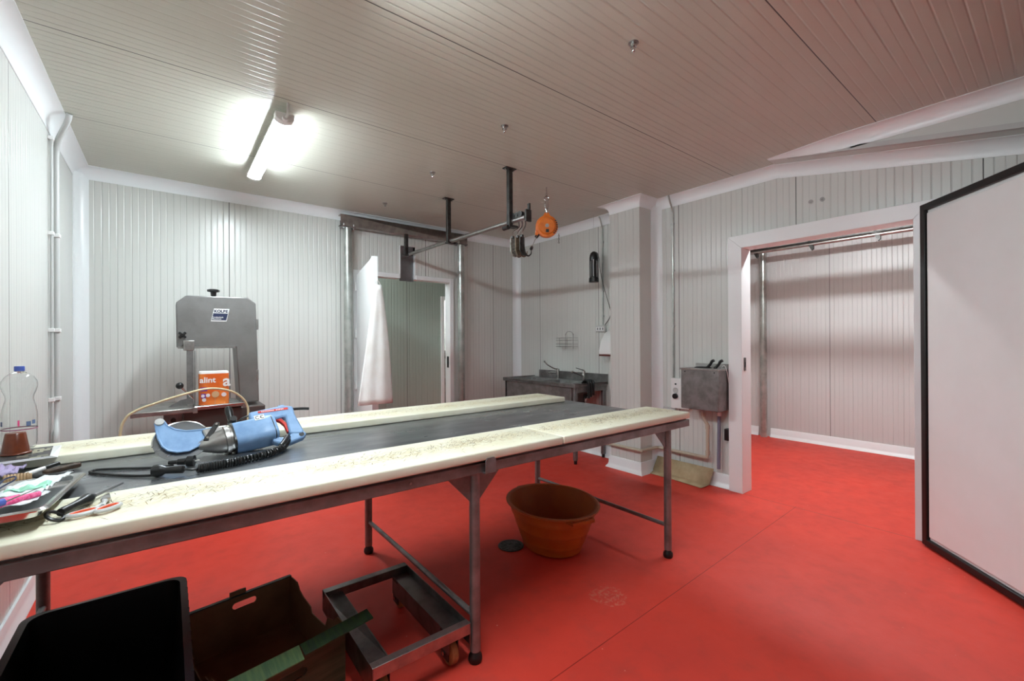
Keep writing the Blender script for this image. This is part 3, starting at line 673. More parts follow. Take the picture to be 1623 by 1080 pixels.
# ------------------------------------------------------------------ portal frame over the back doorway
pf_ = thing('support_frame', 'steel portal frame of two round posts and a channel beam around the back doorway', 'steel frame', (2.36, 5.08, 0))
BYc = 5.06
g = G().box(1.53, 3.20, BYc, BYc+.006, 2.72, 2.845).box(1.53, 3.20, BYc, BYc+.09, 2.839, 2.845).box(1.53, 3.20, BYc, BYc+.09, 2.72, 2.726)
obj('beam', g, M['steel'], pf_, bevel=.001)
for x in (1.615, 3.115):
    p_ = obj('post', G().cyl((x, BYc+.03, .01), (x, BYc+.03, 2.70), .044, 28), M['galv'], pf_)
    obj('flange', G().box(x-.075, x+.075, BYc-.03, BYc+.09, 2.70, 2.712), M['steel_dark'], p_, bevel=.002)
    obj('base_flange', G().box(x-.075, x+.075, BYc-.03, BYc+.09, 0, .01), M['steel_dark'], p_, bevel=.002)
    for dx in (-.055, .055): obj('bolt', G().cyl((x+dx, BYc-.01, 2.685), (x+dx, BYc-.01, 2.74), .009, 8), M['chrome'], p_)
# overhead meat rail
rl = thing('overhead_rail', 'tubular overhead meat rail hung from the ceiling, running toward the back doorway', 'rail', (2.33, 4, 2.45))
obj('rail_pipe', G().cyl((2.362, 2.82, 2.44), (2.34, 4.03, 2.455), .021, 20).cyl((2.335, 4.0, 2.46), (2.335, 5.40, 2.48), .019, 20), M['steel'], rl)
for x, y, zt, zb in ((2.335, 3.005, H, 2.40), (2.318, 4.03, H, 2.44), (2.30, 5.03, 2.72, 2.47)):
    h_ = obj('hanger', G().box(x-.02, x+.02, y-.02, y+.02, zb, zt), M['iron'], rl, bevel=.002)
    if zt == H:
        obj('ceiling_plate', G().box(x-.055, x+.055, y-.03, y+.03, zt-.008, zt), M['iron'], h_, bevel=.001)
        for dx in (-.042, .042): obj('nut', G().cyl((x+dx, y, zt-.022), (x+dx, y, zt), .009, 8), M['chrome'], h_)
    obj('saddle', G().box(x-.025, x+.07, y-.03, y+.03, zb-.012, zb+.006), M['iron'], h_, bevel=.002)
sp_ = obj('end_stop', G().box(2.385, 2.40, 2.80, 2.83, 2.42, 2.56).box(2.34,2.40,2.79,2.81,2.40,2.50), M['iron'], rl, bevel=.003)
obj('coupling_bolt', G().cyl((2.31, 2.99, 2.385), (2.31, 3.06, 2.385), .02, 10), M['iron'], rl)
# three roller hooks
def hook(label, y, body_m, tilt):
    t = thing('roller_hook', label, 'meat hook', (2.362, y, 2.44), group=None)
    x = 2.362
    obj('roller', G().cyl((x-.016, y-.0, 2.475), (x+.016, y, 2.475), .030, 20), M['iron'], t)
    obj('arm', G().tube(bez([(x+.02, y, 2.48), (x+.05, y, 2.44), (x+.05, y, 2.39), (x+.015+tilt, y, 2.345), (x+tilt, y, 2.30)]), .007, 10), M['chrome'], t)
    obj('swivel', G().cyl((x+tilt, y, 2.285), (x+tilt, y, 2.305), .016, 12), M['iron'], t)
    # flat carrying body with a hook at its foot
    obj('hook_body', G().box(x+tilt-.024, x+tilt+.024, y-.006, y+.006, 2.17, 2.288).tube(bez([(x+tilt+.018,y,2.28),(x+tilt+.022,y,2.2),(x+tilt+.04,y,2.15),(x+tilt+.07,y,2.135),(x+tilt+.10,y,2.155),(x+tilt+.105,y,2.185)]), [.009]*20+[.009-.00016*i for i in range(31)], 8).prism([(-.024,.04),(.024,.04),(.05,.0),(.03,-.012),(-.0,-.006)], (x+tilt, y, 2.14), (1,0,0), (0,0,1), -.006, .006), body_m, t, bevel=.002)
    return t
hook('roller hook with a worn pale body, leftmost of three on the rail end', 2.975, mat('pale_worn_metal', 'aaa79f', .5, .6, c2='6e6a62', ns=60), -.02)
hook('roller hook with a rusty brown body, between the two other rail hooks', 2.93, mat('rusty_metal', '7d6b58', .6, .5, c2='54463a', ns=60), 0)
hook('roller hook with a dark iron body, tied to the orange balancer cord', 2.885, M['iron'], .01)

# ------------------------------------------------------------------ spring balancer
bx, by = 2.907, 3.155
rt = Vector((math.cos(.65), -math.sin(.65), 0)); fw = Vector((math.sin(.65), math.cos(.65), 0))
sb = thing('spring_balancer', 'orange spring balancer hanging on a chain from the ceiling', 'balancer', (bx, by, H))
obj('ceiling_eye', G().cyl((bx,by,H-.075),(bx,by,H),.006,8).cyl((bx,by,H-.085),(bx,by,H-.065),.012,8).torus((bx,by,H-.11),.022,.005,fw,20,8), M['chrome'], sb)
g = G()
g.tube([(Vector((bx,by,2.725)) + (rt*math.sin(a)*.014 + Vector((0,0,1))*math.cos(a)*.05)) for a in [2*PI*i/20 for i in range(20)]], .004, 8, closed=True)
g.tube([(Vector((bx,by,2.66)) + (fw*math.sin(a)*.012 + Vector((0,0,1))*math.cos(a)*.035)) for a in [2*PI*i/20 for i in range(20)]], .004, 8, closed=True)
obj('chain', g, M['chrome'], sb)
C0 = Vector((bx, by, 2.515))
z_ = Vector((0,0,1))
cb_ = obj('drum_housing', G().lathe([(0,-.045),(.075,-.045),(.085,-.03),(.105,-.028),(.11,0),(.105,.028),(.085,.03),(0,.03)], C0, 36, fw), M['orange2'], sb)
obj('hanger_bracket', G().prism([(-.055,.06),(-.02,.135),(.02,.135),(.06,.05)], C0, rt, z_, -.014, .014).prism([(-.115,-.075),(-.09,-.095),(-.05,-.03),(-.07,.07),(-.1,.02)], C0, rt, z_, -.016, .016), M['orange2'], sb, bevel=.004)
obj('centre_cap', G().cyl(C0-fw*.052, C0-fw*.04, .018), M['steel'], cb_)
obj('adjuster', G().obox(C0-fw*.047+rt*.002-z_*.05, (.03,.012,.03), rt, fw), M['black'], cb_)
g = G()
for i in range(7): g.obox(C0+rt*(.097*math.cos(.55-.22*i))+z_*(.097*math.sin(.55-.22*i))-fw*.03, (.016,.008,.01), rt, fw)
obj('slots', g, M['black'], cb_)
pA = C0 - rt*.095 - z_*.085
obj('cable_guide', G().cyl(pA + rt*.02+z_*.015, pA - rt*.012 - z_*.02, .016), M['black'], sb)
pB = Vector((2.475, 2.885, 2.20))
obj('wire_cord', G().tube([pA, pB], .0025, 8), M['steel'], sb)
obj('cord_stop', G().cyl(pB+(pA-pB).normalized()*.05, pB, .014).sphere(pB, .014), M['black'], sb)
g = G()
for i in range(6): g.torus(C0+rt*.118-z_*(.075+.016*i), .007, .002, fw if i % 2 else rt, 10, 5)
obj('safety_chain', g, M['iron'], sb)

# ------------------------------------------------------------------ ceiling bolts
for k_, (y, lab) in enumerate(((1.357,'steel ceiling bolt nearest to the viewer'), (2.432,'steel ceiling bolt second nearest to the viewer'), (3.488,'steel ceiling bolt to the left of the rail hangers, third from the viewer'), (4.569,'steel ceiling bolt closest to the back wall'))):
    t = thing('ceiling_bolt', lab, 'bolt', (1.848, y, H), group='bolts in the ceiling')
    obj('washer', G().cyl((1.848,y,H-.004),(1.848,y,H),.026,20), M['steel'], t)
    obj('nut', G().cyl((1.848,y,H-.022),(1.848,y,H-.004),.017,6).cyl((1.848,y,H-.04),(1.848,y,H-.02),.009,12).sphere((1.848,y,H-.04),.009), M['chrome'], t)
for y, lab in ((1.323,'round bolt head on the wall above the cold room doorway, left one'), (1.243,'round bolt head on the wall above the cold room doorway, right one')):
    tag(obj('wall_bolt', G().cyl((XR-.008,y,2.535),(XR,y,2.535),.018,16).sphere((XR-.008,y,2.535),.011), M['steel']), lab, 'bolt', 'bolts above the cold room doorway')

# ------------------------------------------------------------------ sink unit
sk = thing('sink_unit', 'stainless steel double sink unit behind the right end of the table', 'sink', (3.88, 4.1, 0))
sx0, sx1, sy0, sy1 = 3.60, 4.165, 3.45, 4.80
g = G().box(sx0, sx1, sy0, 3.62, .868, .90).box(sx0, sx1, 4.72, sy1, .868, .90).box(sx0, 3.68, 3.62, 4.72, .868, .90).box(4.02, sx1, 3.62, 4.72, .868, .90).box(3.68, 4.02, 4.13, 4.20, .868, .90)
g.box(sx0, sx0+.018, sy0, sy1, .90, .912).box(sx0, sx1, sy0, sy0+.018, .90, .912).box(sx0, sx1, sy1-.018, sy1, .90, .912)
obj('worktop', g, M['steel_dark'], sk, bevel=.003)
for y0, y1 in ((3.62, 4.13), (4.20, 4.72)):
    g = G().loft([[(3.68,y0,.90),(4.02,y0,.90),(4.02,y1,.90),(3.68,y1,.90)],[(3.685,y0+.01,.88),(4.015,y0+.01,.88),(4.015,y1-.01,.88),(3.685,y1-.01,.88)],[(3.71,y0+.03,.66),(3.99,y0+.03,.66),(3.99,y1-.03,.66),(3.71,y1-.03,.66)]], True, False)
    g.box(3.71,3.99,y0+.03,y1-.03,.655,.66)
    obj('bowl', g, M['steel_dark'], sk)
obj('backsplash', G().box(4.15, 4.168, sy0, 4.68, .90, 1.0), M['steel_dark'], sk, bevel=.002)
obj('front_panel', G().box(3.62, 3.635, 3.53, 4.77, .60, .868), M['steel_dark'], sk, bevel=.002)
obj('end_rail', G().box(3.64, 4.15, 3.462, 3.48, .81, .868), M['steel_dark'], sk, bevel=.002)
for x, y in ((3.64, 3.49), (3.64, 4.76), (4.12, 3.49), (4.12, 4.76)):
    l_ = obj('leg', G().box(x-.02, x+.02, y-.02, y+.02, .04, .868), M['steel_dark'], sk, bevel=.003)
    obj('leveling_foot', G().cyl((x,y,0),(x,y,.04),.018), M['rubber'], l_)
obj('drain_pipe', G().tube(bez([(3.85,3.87,.66),(3.85,3.87,.5),(3.85,3.80,.45),(3.88,3.72,.5),(3.95,3.70,.48),(3.95,3.70,.25)]), .022, 12), M['white_pl'], sk)
obj('valve', G().cyl((3.84,3.52,.78),(3.84,3.52,.70),.02).cyl((3.84,3.52,.70),(3.80,3.50,.64),.011).cyl((3.87,3.49,.76),(3.81,3.49,.76),.03), M['chrome'], sk)
for i, y in enumerate((4.22, 3.76)):
    t = obj('tap', G().lathe([(0,0),(.028,0),(.028,.008),(.022,.012),(.022,.10),(.02,.13),(0,.135)], (4.08,y,.90), 18), M['chrome'], sk)
    if i == 0:
        obj('spout', G().tube(bez([(4.08,y,.99),(4.02,y+.01,.985),(3.95,y+.02,.99),(3.93,y+.02,.98)]), .011, 10), M['chrome'], t)
        obj('lever', G().tube(bez([(4.08,y,1.03),(4.05,y+.04,1.035),(4.0,y+.11,1.08),(3.98,y+.15,1.12)]), .008, 8).sphere((3.98,y+.155,1.125), .013), M['chrome'], t)
    else:
        obj('spout', G().tube([(4.08,y,.96),(3.93,y+.05,1.02),(3.915,y+.055,1.005)], [.015,.013,.012], 10), M['chrome'], t)
        obj('lever', G().tube([(4.08,y,1.035),(3.99,y+.05,1.065)], [.008,.006], 8), M['chrome'], t)
# black straps draped over the sink end
for i, (x, lab) in enumerate(((3.80,'left'), (3.84,'middle'), (3.88,'right'))):
    tag(obj('black_hose', G().tube(bez([(x,3.53,.905+.0),(x,3.50,.935),(x,3.465,.94),(x,3.430,.92),(x,3.425,.84),(x,3.428,.74+.015*i)]), .013, 10), M['black']), 'black rubber hose draped over the right end of the sink unit, %s one of three' % lab, 'hose', 'black hoses over the sink edge')
# wire soap rack
g = G()
for z in (1.33, 1.36, 1.41, 1.44):
    g.tube(bez([(4.165,4.24,z),(4.07,4.235,z),(4.05,4.20,z),(4.05,3.98,z),(4.07,3.945,z),(4.165,3.94,z)], 6), .0032, 6)
for y in [3.95+.04*i for i in range(8)]: g.tube([(4.165,y,1.33),(4.05,y,1.33)], .0025, 6)
for y in (4.02, 4.16): g.tube([(4.05,y,1.33),(4.05,y,1.44)], .003, 6); g.tube([(4.165,y,1.30),(4.165,y,1.50)], .003, 6)
g.tube(bez([(4.165,4.02,1.48),(4.16,4.05,1.52),(4.16,4.13,1.52),(4.165,4.16,1.48)], 6), .003, 6)
tag(obj('soap_rack', g, M['chrome']), 'small chrome wire rack on the wall above the sink', 'rack')
# outlet and conduit on the sink wall
def outlet(name, label, y0, y1, z0, z1, x=XR):
    t = thing(name, label, 'socket', (x, (y0+y1)/2, z0))
    obj('box', G().box(x-.03, x, y0, y1, z0, z1), M['grey_pl'], t, bevel=.005)
    obj('cover', G().box(x-.034, x-.03, y0+.012, y1-.012, z0+.012, z1-.02), M['white_pl'], t, bevel=.002)
    g = G()
    for k_ in range(3): yk = y0 + (y1-y0)*(k_+.9)/3.8; g.box(x-.036, x-.033, yk-.009, yk+.004, z0+.022, z1-.03)
    obj('switch', g, M['iron'], t)
    return t
outlet('wall_socket', 'light grey wall socket box on the conduit above the sink', 3.47, 3.62, 1.51, 1.59)
g = G().tube(bez([(4.08,3.506,H-.005),(4.10,3.50,H-.04),(4.155,3.52,H-.13),(4.158,3.52,H-.2)]), .0085, 8).cyl((4.158,3.52,H-.19),(4.158,3.52,1.59),.0095,10)
cn = tag(obj('conduit', g, M['galv']), 'thin grey conduit running down the wall beside the column above the sink', 'conduit')
for z in (2.6, 2.0, 1.7): obj('clip', G().box(XR-.026, XR, 3.505, 3.535, z-.008, z+.008), M['grey_pl'], cn)
# towel dispenser
dsp = thing('towel_dispenser', 'white plastic towel dispenser on the wall half hidden by the column', 'dispenser', (XR, 3.32, 1.22))
obj('cover', G().loft([[(4.165,y,1.24),(3.985,y,1.24),(3.985,y,1.29),(4.02,y,1.40),(4.09,y,1.49),(4.165,y,1.53)] for y in (3.20,3.44)]), M['white_pl'], dsp, bevel=.012, seg=3)
obj('base_lip', G().box(3.99, 4.165, 3.205, 3.435, 1.222, 1.24), mat('dark_red_plastic', '5c2420', .4), dsp)
# insect killer lamp
ik = thing('insect_killer', 'black cylindrical insect lamp hanging on a wire in front of the sink wall', 'insect lamp', (3.98, 3.50, 2.1))
ix, iy = 3.98, 3.50
obj('top_dome', G().lathe([(.052,0),(.052,.03),(.048,.06),(.035,.09),(.015,.105),(0,.107)], (ix,iy,2.355), 24), M['black'], ik)
obj('base', G().lathe([(0,0),(.056,0),(.06,.005),(.058,.05),(.05,.06),(0,.06)], (ix,iy,2.095), 24), M['black'], ik)
obj('inner_tube', G().cyl((ix,iy,2.15),(ix,iy,2.36),.03,18), M['black'], ik)
g = G()
for i in range(16):
    a = 2*PI*i/16; g.cyl((ix+.05*math.cos(a),iy+.05*math.sin(a),2.15),(ix+.05*math.cos(a),iy+.05*math.sin(a),2.36),.0022,6)
for i in range(14): g.torus((ix,iy,2.16+.015*i),.051,.0018,(0,0,1),20,4)
obj('grille', g, M['iron'], ik)
obj('side_rib', G().obox((ix-.04,iy-.03,2.26),(.008,.012,.2),(.8,-.6,0),(.6,.8,0)), M['grey_pl'], ik)
obj('hanging_wire', G().cyl((ix,iy,2.46),(ix,iy,H),.0015,6), M['steel'], ik)
obj('power_cord', G().tube(bez([(ix,iy,2.455),(ix+.03,iy-.03,2.44),(ix+.05,iy-.04,2.36),(ix+.06,iy-.04,2.27),(ix+.09,iy-.055,2.1),(ix+.13,iy-.08,1.93),(4.160,3.40,1.72),(4.162,3.5,1.58)]), .0035, 8), M['black'], ik)
# conduit on the door wall
g = G().tube(bez([(4.06,2.56,H-.005),(4.08,2.56,H-.05),(4.155,2.575,H-.14),(4.158,2.575,H-.2)]), .009, 8).cyl((4.158,2.575,H-.19),(4.158,2.575,1.012),.0095,10)
cn = tag(obj('conduit', g, M['galv']), 'thin grey conduit running down the wall between the column and the cold room doorway', 'conduit')
for z in (2.62, 2.13, 1.55): obj('clip', G().box(XR-.026, XR, 2.56, 2.59, z-.008, z+.008), M['grey_pl'], cn)

# ------------------------------------------------------------------ steriliser box
st = thing('knife_steriliser', 'boxy stainless steel knife steriliser on the wall beside the cold room doorway', 'steriliser', (4.05, 2.17, .74))
obj('tank', G().box(3.945, 4.14, 1.99, 2.365, .742, 1.13), M['steel_dark'], st, bevel=.006)
obj('wall_bracket', G().box(4.14, 4.168, 2.0, 2.32, .95, 1.175), M['steel'], st, bevel=.002)
obj('lid_rim', G().box(3.94, 4.142, 1.985, 2.37, 1.118, 1.134), M['steel'], st, bevel=.003)
g = G()
for y in (2.03, 2.32): g.sphere((3.943, y, 1.10), .006)
obj('rivet', g, M['black'], st)
obj('drain_socket', G().cyl((4.10,2.22,.70),(4.10,2.22,.745),.012), M['grey_pl'], st)
for i, (y, lab) in enumerate(((2.13,'left'), (2.05,'right'))):
    k_ = thing('knife', 'black handled knife standing in the steriliser box, %s one' % lab, 'knife', (4.07, y, 1.13), group='knives in the steriliser')
    obj('handle', G().tube(bez([(4.05, y+.045, 1.105), (4.05, y+.02, 1.14), (4.05, y-.01, 1.175), (4.05, y-.025, 1.20), (4.05, y-.045, 1.21)]), [.016]*12+[.013]*14+[.014]*15, 12), M['black'], k_)
    obj('blade', G().box(4.048, 4.052, y+.02, y+.05, 1.0, 1.115), M['chrome'], k_)
tag(obj('black_glove', G().sphere((4.06, 2.20, 1.135), .045, 14, (1, 2.0, .35)), M['black']), 'black rubber glove lying on the steriliser box beside the knives', 'glove')
tag(obj('string', G().tube(bez([(4.08,2.03,1.14),(4.06,1.995,1.165),(4.07,1.977,1.12),(4.11,1.976,1.0)]), .003, 6), M['white_pl']), 'thin white cord over the right rim of the steriliser box', 'cord')
cp_ = thing('control_panel', 'narrow white control panel with dial and knob left of the steriliser box', 'control panel', (XR, 2.48, .7))
obj('plate', G().box(4.125, XR, 2.385, 2.585, .70, 1.01), M['white_pl'], cp_, bevel=.003)
obj('gauge', G().cyl((4.118,2.53,.885),(4.126,2.53,.885),.026).torus((4.118,2.53,.885),.026,.003,(1,0,0)), M['grey_pl'], cp_)
obj('knob', G().cyl((4.098,2.53,.826),(4.126,2.53,.826),.027), M['black'], cp_, bevel=.003)
obj('indicator', G().cyl((4.118,2.53,.95),(4.126,2.53,.95),.009), M['black'], cp_)
outlet('wall_socket', 'light grey switch box low on the wall under the white control panel', 2.55, 2.69, .63, .70)
tag(obj('waste_pipe', G().tube(bez([(4.10,2.22,.70),(4.10,2.22,.66),(4.10,2.205,.62),(4.11,2.185,.58),(4.11,2.185,.54),(4.11,2.185,.30)],6)+bez([(4.11,2.19,.275),(4.11,2.22,.262),(4.12,2.5,.258),(4.125,2.68,.258),(4.09,2.745,.258),(3.86,2.752,.262),(3.85,2.77,.262),(3.852,3.0,.258),(3.86,3.22,.255)],6), .0165, 12), M['pvc']), 'beige waste pipe running from the steriliser box along the wall and around the column', 'pipe')
g = G()
for y, z in ((2.185,.56),(2.185,.31)): g.cyl((4.11,y,z-.02),(4.11,y,z+.02),.021)
tag(obj('pipe_collar', g.cyl((4.10,2.22,.665),(4.10,2.22,.70),.022), M['pvc']), 'beige collars on the waste pipe below the steriliser box', 'pipe collar')
bp = tag(obj('supply_pipe', G().cyl((4.12,2.075,.70),(4.12,2.083,.175),.0155).cyl((4.12,2.075,.70),(4.12,2.075,.745),.010), M['greypipe']), 'blue-grey vertical pipe below the right side of the steriliser box', 'pipe')
obj('coupling', G().cyl((4.12,2.075,.68),(4.12,2.075,.715),.019), M['white_pl'], bp)
tag(obj('door_latch', G().box(4.10, 4.165, 1.98, 2.02, .46, .57), M['black'], bevel=.006), 'black plastic latch block on the left edge of the cold room door frame', 'latch')
# folded cardboard at the foot of the wall
def sheet_card():
    g = G()
    a = [(4.115,2.74,.17),(4.06,2.765,.02),(3.985,2.80,.004)]
    b_ = [(4.12,2.43,.165),(4.065,2.45,.02),(3.985,2.47,.004)]
    c = [(4.12,2.13,.165),(4.07,2.15,.018),(3.955,2.17,.006)]
    g.loft([a, b_, c], False, False)
    return g
tag(obj('cardboard_sheet', sheet_card(), M['card_light'], solid=.004), 'flattened beige cardboard leaning at the foot of the wall under the steriliser box', 'cardboard')

# ------------------------------------------------------------------ left wall conduits
for x_, y_, r_, lab in ((-.592, 4.235, .016, 'thicker grey conduit with a bent top on the left wall'), (-.604, 4.16, .009, 'thin grey conduit beside the thicker one on the left wall')):
    if r_ > .01:
        P_ = bez([(-.50,4.02,H-.004),(-.515,4.05,H-.05),(-.575,4.19,H-.13),(x_,y_,H-.22),(x_,y_,H-.4)], 8) + [(x_,y_,1.0)] + bez([(x_,y_,.98),(x_-.0,y_-.02,.88),(x_+.01,y_-.09,.80),(x_+.01,y_-.10,.70),(x_+.01,y_-.10,.3)], 6)
    else: P_ = [(x_,y_,H-.13),(x_,y_,.3)]
    cn = tag(obj('conduit', G().tube(P_, r_, 12), M['grey_pl']), lab, 'conduit')
    for z in (2.76, 2.13, 1.49, 1.03): obj('clip', G().box(XL, x_+r_+.003, y_-r_-.008, y_+r_+.008, z-.012, z+.012), M['white_pl'], cn, bevel=.002)

# ------------------------------------------------------------------ things on the floor
tbx, tby = 2.085, 2.225
tu = thing('plastic_tub', 'oval orange plastic tub with two handles under the steel table', 'tub', (tbx, tby, 0))
prof_o = [(0,.004),(.19,.004),(.205,.01),(.222,.06),(.226,.064),(.228,.074),(.232,.077),(.254,.145),(.259,.149),(.262,.160),(.262,.164),(.284,.225),(.290,.229),(.293,.240),(.292,.244),(.304,.292),(.322,.292),(.328,.297),(.326,.304),(.312,.306)]
prof_i = [(.300,.300),(.288,.24),(.256,.16),(.218,.06),(.195,.016),(0,.014)]
obj('basin', G().lathe(prof_o+prof_i, (tbx,tby,0), 64, (0,0,1), 1.12, .93, rot=1.35), M['orange'], tu)
ax_ = Vector((math.cos(1.35), math.sin(1.35), 0)); sd_ = Vector((-ax_.y, ax_.x, 0))
for sg in (-1, 1):
    b0 = Vector((tbx,tby,.285)) + ax_*sg*.345
    pts_ = [b0 - sd_*.085 - ax_*sg*.02 , b0 - sd_*.075 + ax_*sg*.035, b0 + sd_*.075 + ax_*sg*.035, b0 + sd_*.085 - ax_*sg*.02]
    g = G()
    for p, q in zip(pts_, pts_[1:]): g.obox((p+q)/2, ((q-p).length+.012, .014, .022), q-p, Vector((0,0,1)).cross(q-p))
    obj('handle', g, M['orange'], tu, bevel=.003)
dr = thing('floor_drain', 'round dark floor drain beside the orange tub', 'drain', (1.842, 2.375, 0))
obj('rim', G().lathe([(0,.001),(.088,.001),(.088,.006),(.078,.007),(.074,.004),(0,.004)], (1.842,2.375,0), 32), M['iron'], dr)
g = G()
for i in range(12):
    a = 2*PI*i/12; c_, s_ = math.cos(a), math.sin(a)
    g.obox((1.842+.045*c_, 2.375+.045*s_, .0055), (.05,.012,.004), (c_,s_,0), (-s_,c_,0))
obj('grate', g, M['iron'], dr)

# dolly
dl = thing('steel_dolly', 'low stainless steel frame dolly on casters beside the middle table leg', 'dolly', (.81, 1.94, 0))
DS = mat('dolly_steel', '7a7674', .36, .9, c2='5c5856', ns=9, rvar=.25)
X0, X1, Y0, Y1, ZT = .592, 1.022, 1.605, 2.275, .185
obj('front_bar', G().box(X0, X1, Y0, Y0+.004, ZT-.045, ZT+.003).box(X0, X1, Y0, Y0+.035, ZT-.001, ZT+.003), M['steel'], dl, bevel=.0015)
obj('rear_bar', G().box(X0, X1, Y1-.04, Y1, ZT-.04, ZT+.002), DS, dl, bevel=.002)
obj('side_channel', G().box(X0+.0, X0+.085, Y0+.035, Y1-.04, ZT-.022, ZT-.018).box(X0, X0+.004, Y0, Y1, ZT-.10, ZT+.001).box(X0+.081, X0+.085, Y0+.035, Y1-.04, ZT-.06, ZT-.018), DS, dl, bevel=.001)
obj('side_channel', G().box(X1-.085, X1, Y0+.035, Y1-.04, ZT-.036, ZT-.032).box(X1-.004, X1, Y0, Y1, ZT-.09, ZT+.001).box(X1-.088, X1-.084, Y0+.035, Y1-.04, ZT-.12, ZT-.03), DS, dl, bevel=.001)
for x in (X0+.06, X1-.06):
    for y in (Y0+.075, Y1-.075):
        c_ = obj('caster', G().box(x-.026, x-.022, y-.03, y+.03, .03, ZT-.036).box(x+.022, x+.026, y-.03, y+.03, .03, ZT-.036).box(x-.03, x+.03, y-.03, y+.03, ZT-.044, ZT-.036), M['iron'], dl)
        obj('wheel', G().lathe([(0,-.016),(.045,-.018),(.053,-.014),(.055,0),(.053,.014),(.045,.018),(0,.016)], (x, y, .055), 28, (1,0,0)), M['wheel'], c_)
        obj('axle_nut', G().cyl((x-.034,y,.055),(x+.034,y,.055),.009,6), M['chrome'], c_)
# black bin
bn = thing('black_bin', 'open black plastic bin at the bottom left under the table', 'bin', (-.17, 1.9, 0))
def ringb(x0, x1, y0, y1, z, r=.05):
    return [((x0+x1)/2+a, (y0+y1)/2+b_, z) for a, b_ in rr((x1-x0)/2, (y1-y0)/2, r, 6)]
g = G().loft([ringb(-.36,.01,1.55,2.28,.004), ringb(-.40,.045,1.50,2.32,.385), ringb(-.415,.058,1.485,2.335,.385), ringb(-.415,.058,1.485,2.335,.415), ringb(-.392,.036,1.508,2.312,.418), ringb(-.35,.0,1.56,2.27,.012)], True, True)
bd_ = obj('bin_body', g, mat('black_bin_plastic', '17161a', .33), bn)
g = G()
for i in range(14): g.box(.046, .0595, 1.52+.057*i, 1.523+.057*i, .386, .416)
obj('rim_rib', g, mat('grey_black_plastic', '2c2a2e', .5), bn)
# cardboard fruit box
ub = Vector((.985, .17, 0)).normalized(); vb = Vector((-.17, .985, 0)).normalized(); B0 = Vector((.125, 1.79, 0))
bxm = Matrix((ub, vb, Vector((0,0,1)))).transposed().to_4x4(); bxm.translation = B0
cb = thing('fruit_box', 'open cardboard fruit box with green printed sides between the bin and the dolly', 'cardboard box', mat4=bxm)
BW, BD, BH = .455, .56, .235
def oval(cx, cz, hw, hh, n_=8):
    return [(cx+hw*s1+hh*math.cos(a), cz+hh*math.sin(a)) for s1, a0_ in ((1,-PI/2),(-1,PI/2)) for a in [a0_+PI*i/n_ for i in range(n_+1)]]
def panel_hole(name, O, u_, W1, H1, hole, m_, t=.005, inner=None):
    """board with one elongated cut-out"""
    bm_ = G(); hx0, hx1, hz0, hz1 = hole; U_ = Vector(u_)
    for x0, x1, z0, z1 in ((0,hx0,0,H1),(hx1,W1,0,H1),(hx0,hx1,0,hz0),(hx0,hx1,hz1,H1)):
        O_ = Vector(O); nn = U_.cross(Vector((0,0,1))).normalized()
        bm_.hexa([O_+U_*a+nn*b_+Vector((0,0,z)) for z in (z0,z1) for a, b_ in ((x0,0),(x1,0),(x1,t),(x0,t))])
    r_ = (hz1-hz0)/2; O_ = Vector(O); nn = U_.cross(Vector((0,0,1))).normalized()
    for cx, sg in ((hx0, 1), (hx1, -1)):   # rounded hole ends
        for s2 in (1, -1):
            poly = [(cx, (hz0+hz1)/2+s2*r_)] + [(cx+sg*r_*(1-math.cos(a)), (hz0+hz1)/2+s2*r_*math.sin(a)) for a in [PI/2*i/5 for i in range(6)]]
            bm_.prism(poly, O_, U_, (0,0,1), 0, t)
    return obj(name, bm_, m_, cb, world=False)
panel_hole('far_panel', (0,BD,0), (1,0,0), BW, BH, (.20,.30,.175,.205), M['card'])
panel_hole('near_panel', (0,0,0), (1,0,0), BW, BH, (.19,.30,.115,.15), mat('dark_wood_print', '4d4a34', .6, c2='33371f', ns=5, stretch=(1,1,9)))
obj('near_lining', G().box(.002, BW-.002, .0, .003, .004, .11).box(.002,.18,.0,.003,.11,BH-.005).box(.31,BW-.002,.0,.003,.11,BH-.005), M['card'], cb, world=False)
sidep = [(0,0),(BD,0),(BD,BH),(BD-.09,BH),(BD-.12,BH-.03),(BD-.16,BH-.045),(BD-.24,BH-.06),(BD-.25,BH-.085),(.17,BH-.085),(.15,BH-.04),(.10,BH-.03),(.06,BH),(0,BH)]
obj('side_panel', G().prism(sidep, (BW,0,0), (0,1,0), (0,0,1), -.004, 0), M['card'], cb, world=False)
obj('side_panel', G().prism(sidep, (.004,0,0), (0,1,0), (0,0,1), -.004, 0), M['card'], cb, world=False)
obj('bottom_panel', G().box(.002, BW-.002, .002, BD-.002, .002, .008), M['card'], cb, world=False)
obj('top_flap', G().hexa([(0,0,BH),(.27,0,BH),(.27,0,BH+.004),(0,0,BH+.004),(-.0,-.052,BH-.028),(.27,-.052,BH-.028),(.27,-.052,BH-.024),(0,-.052,BH-.024)]), mat('light_green_print', '6d8f5a', .5, c2='4d7550', ns=7, stretch=(8,1,1)), cb, world=False)
obj('top_flap', G().hexa([(.275,.0,BH),(.555,.0,BH+.01),(.555,.0,BH+.014),(.275,.0,BH+.004),(.275,-.045,BH-.02),(.56,-.045,BH-.012),(.56,-.045,BH-.008),(.275,-.045,BH-.016)]), M['darkgreen'], cb, world=False)
obj('top_flap', G().box(0,BW,BD-.014,BD+.004,BH,BH+.004), mat('dark_teal_print', '2c3a33', .5), cb, world=False)
obj('locking_tab', G().box(.19,.255,BD-.006,BD+.002,BH,BH+.024), M['card'], cb, world=False)

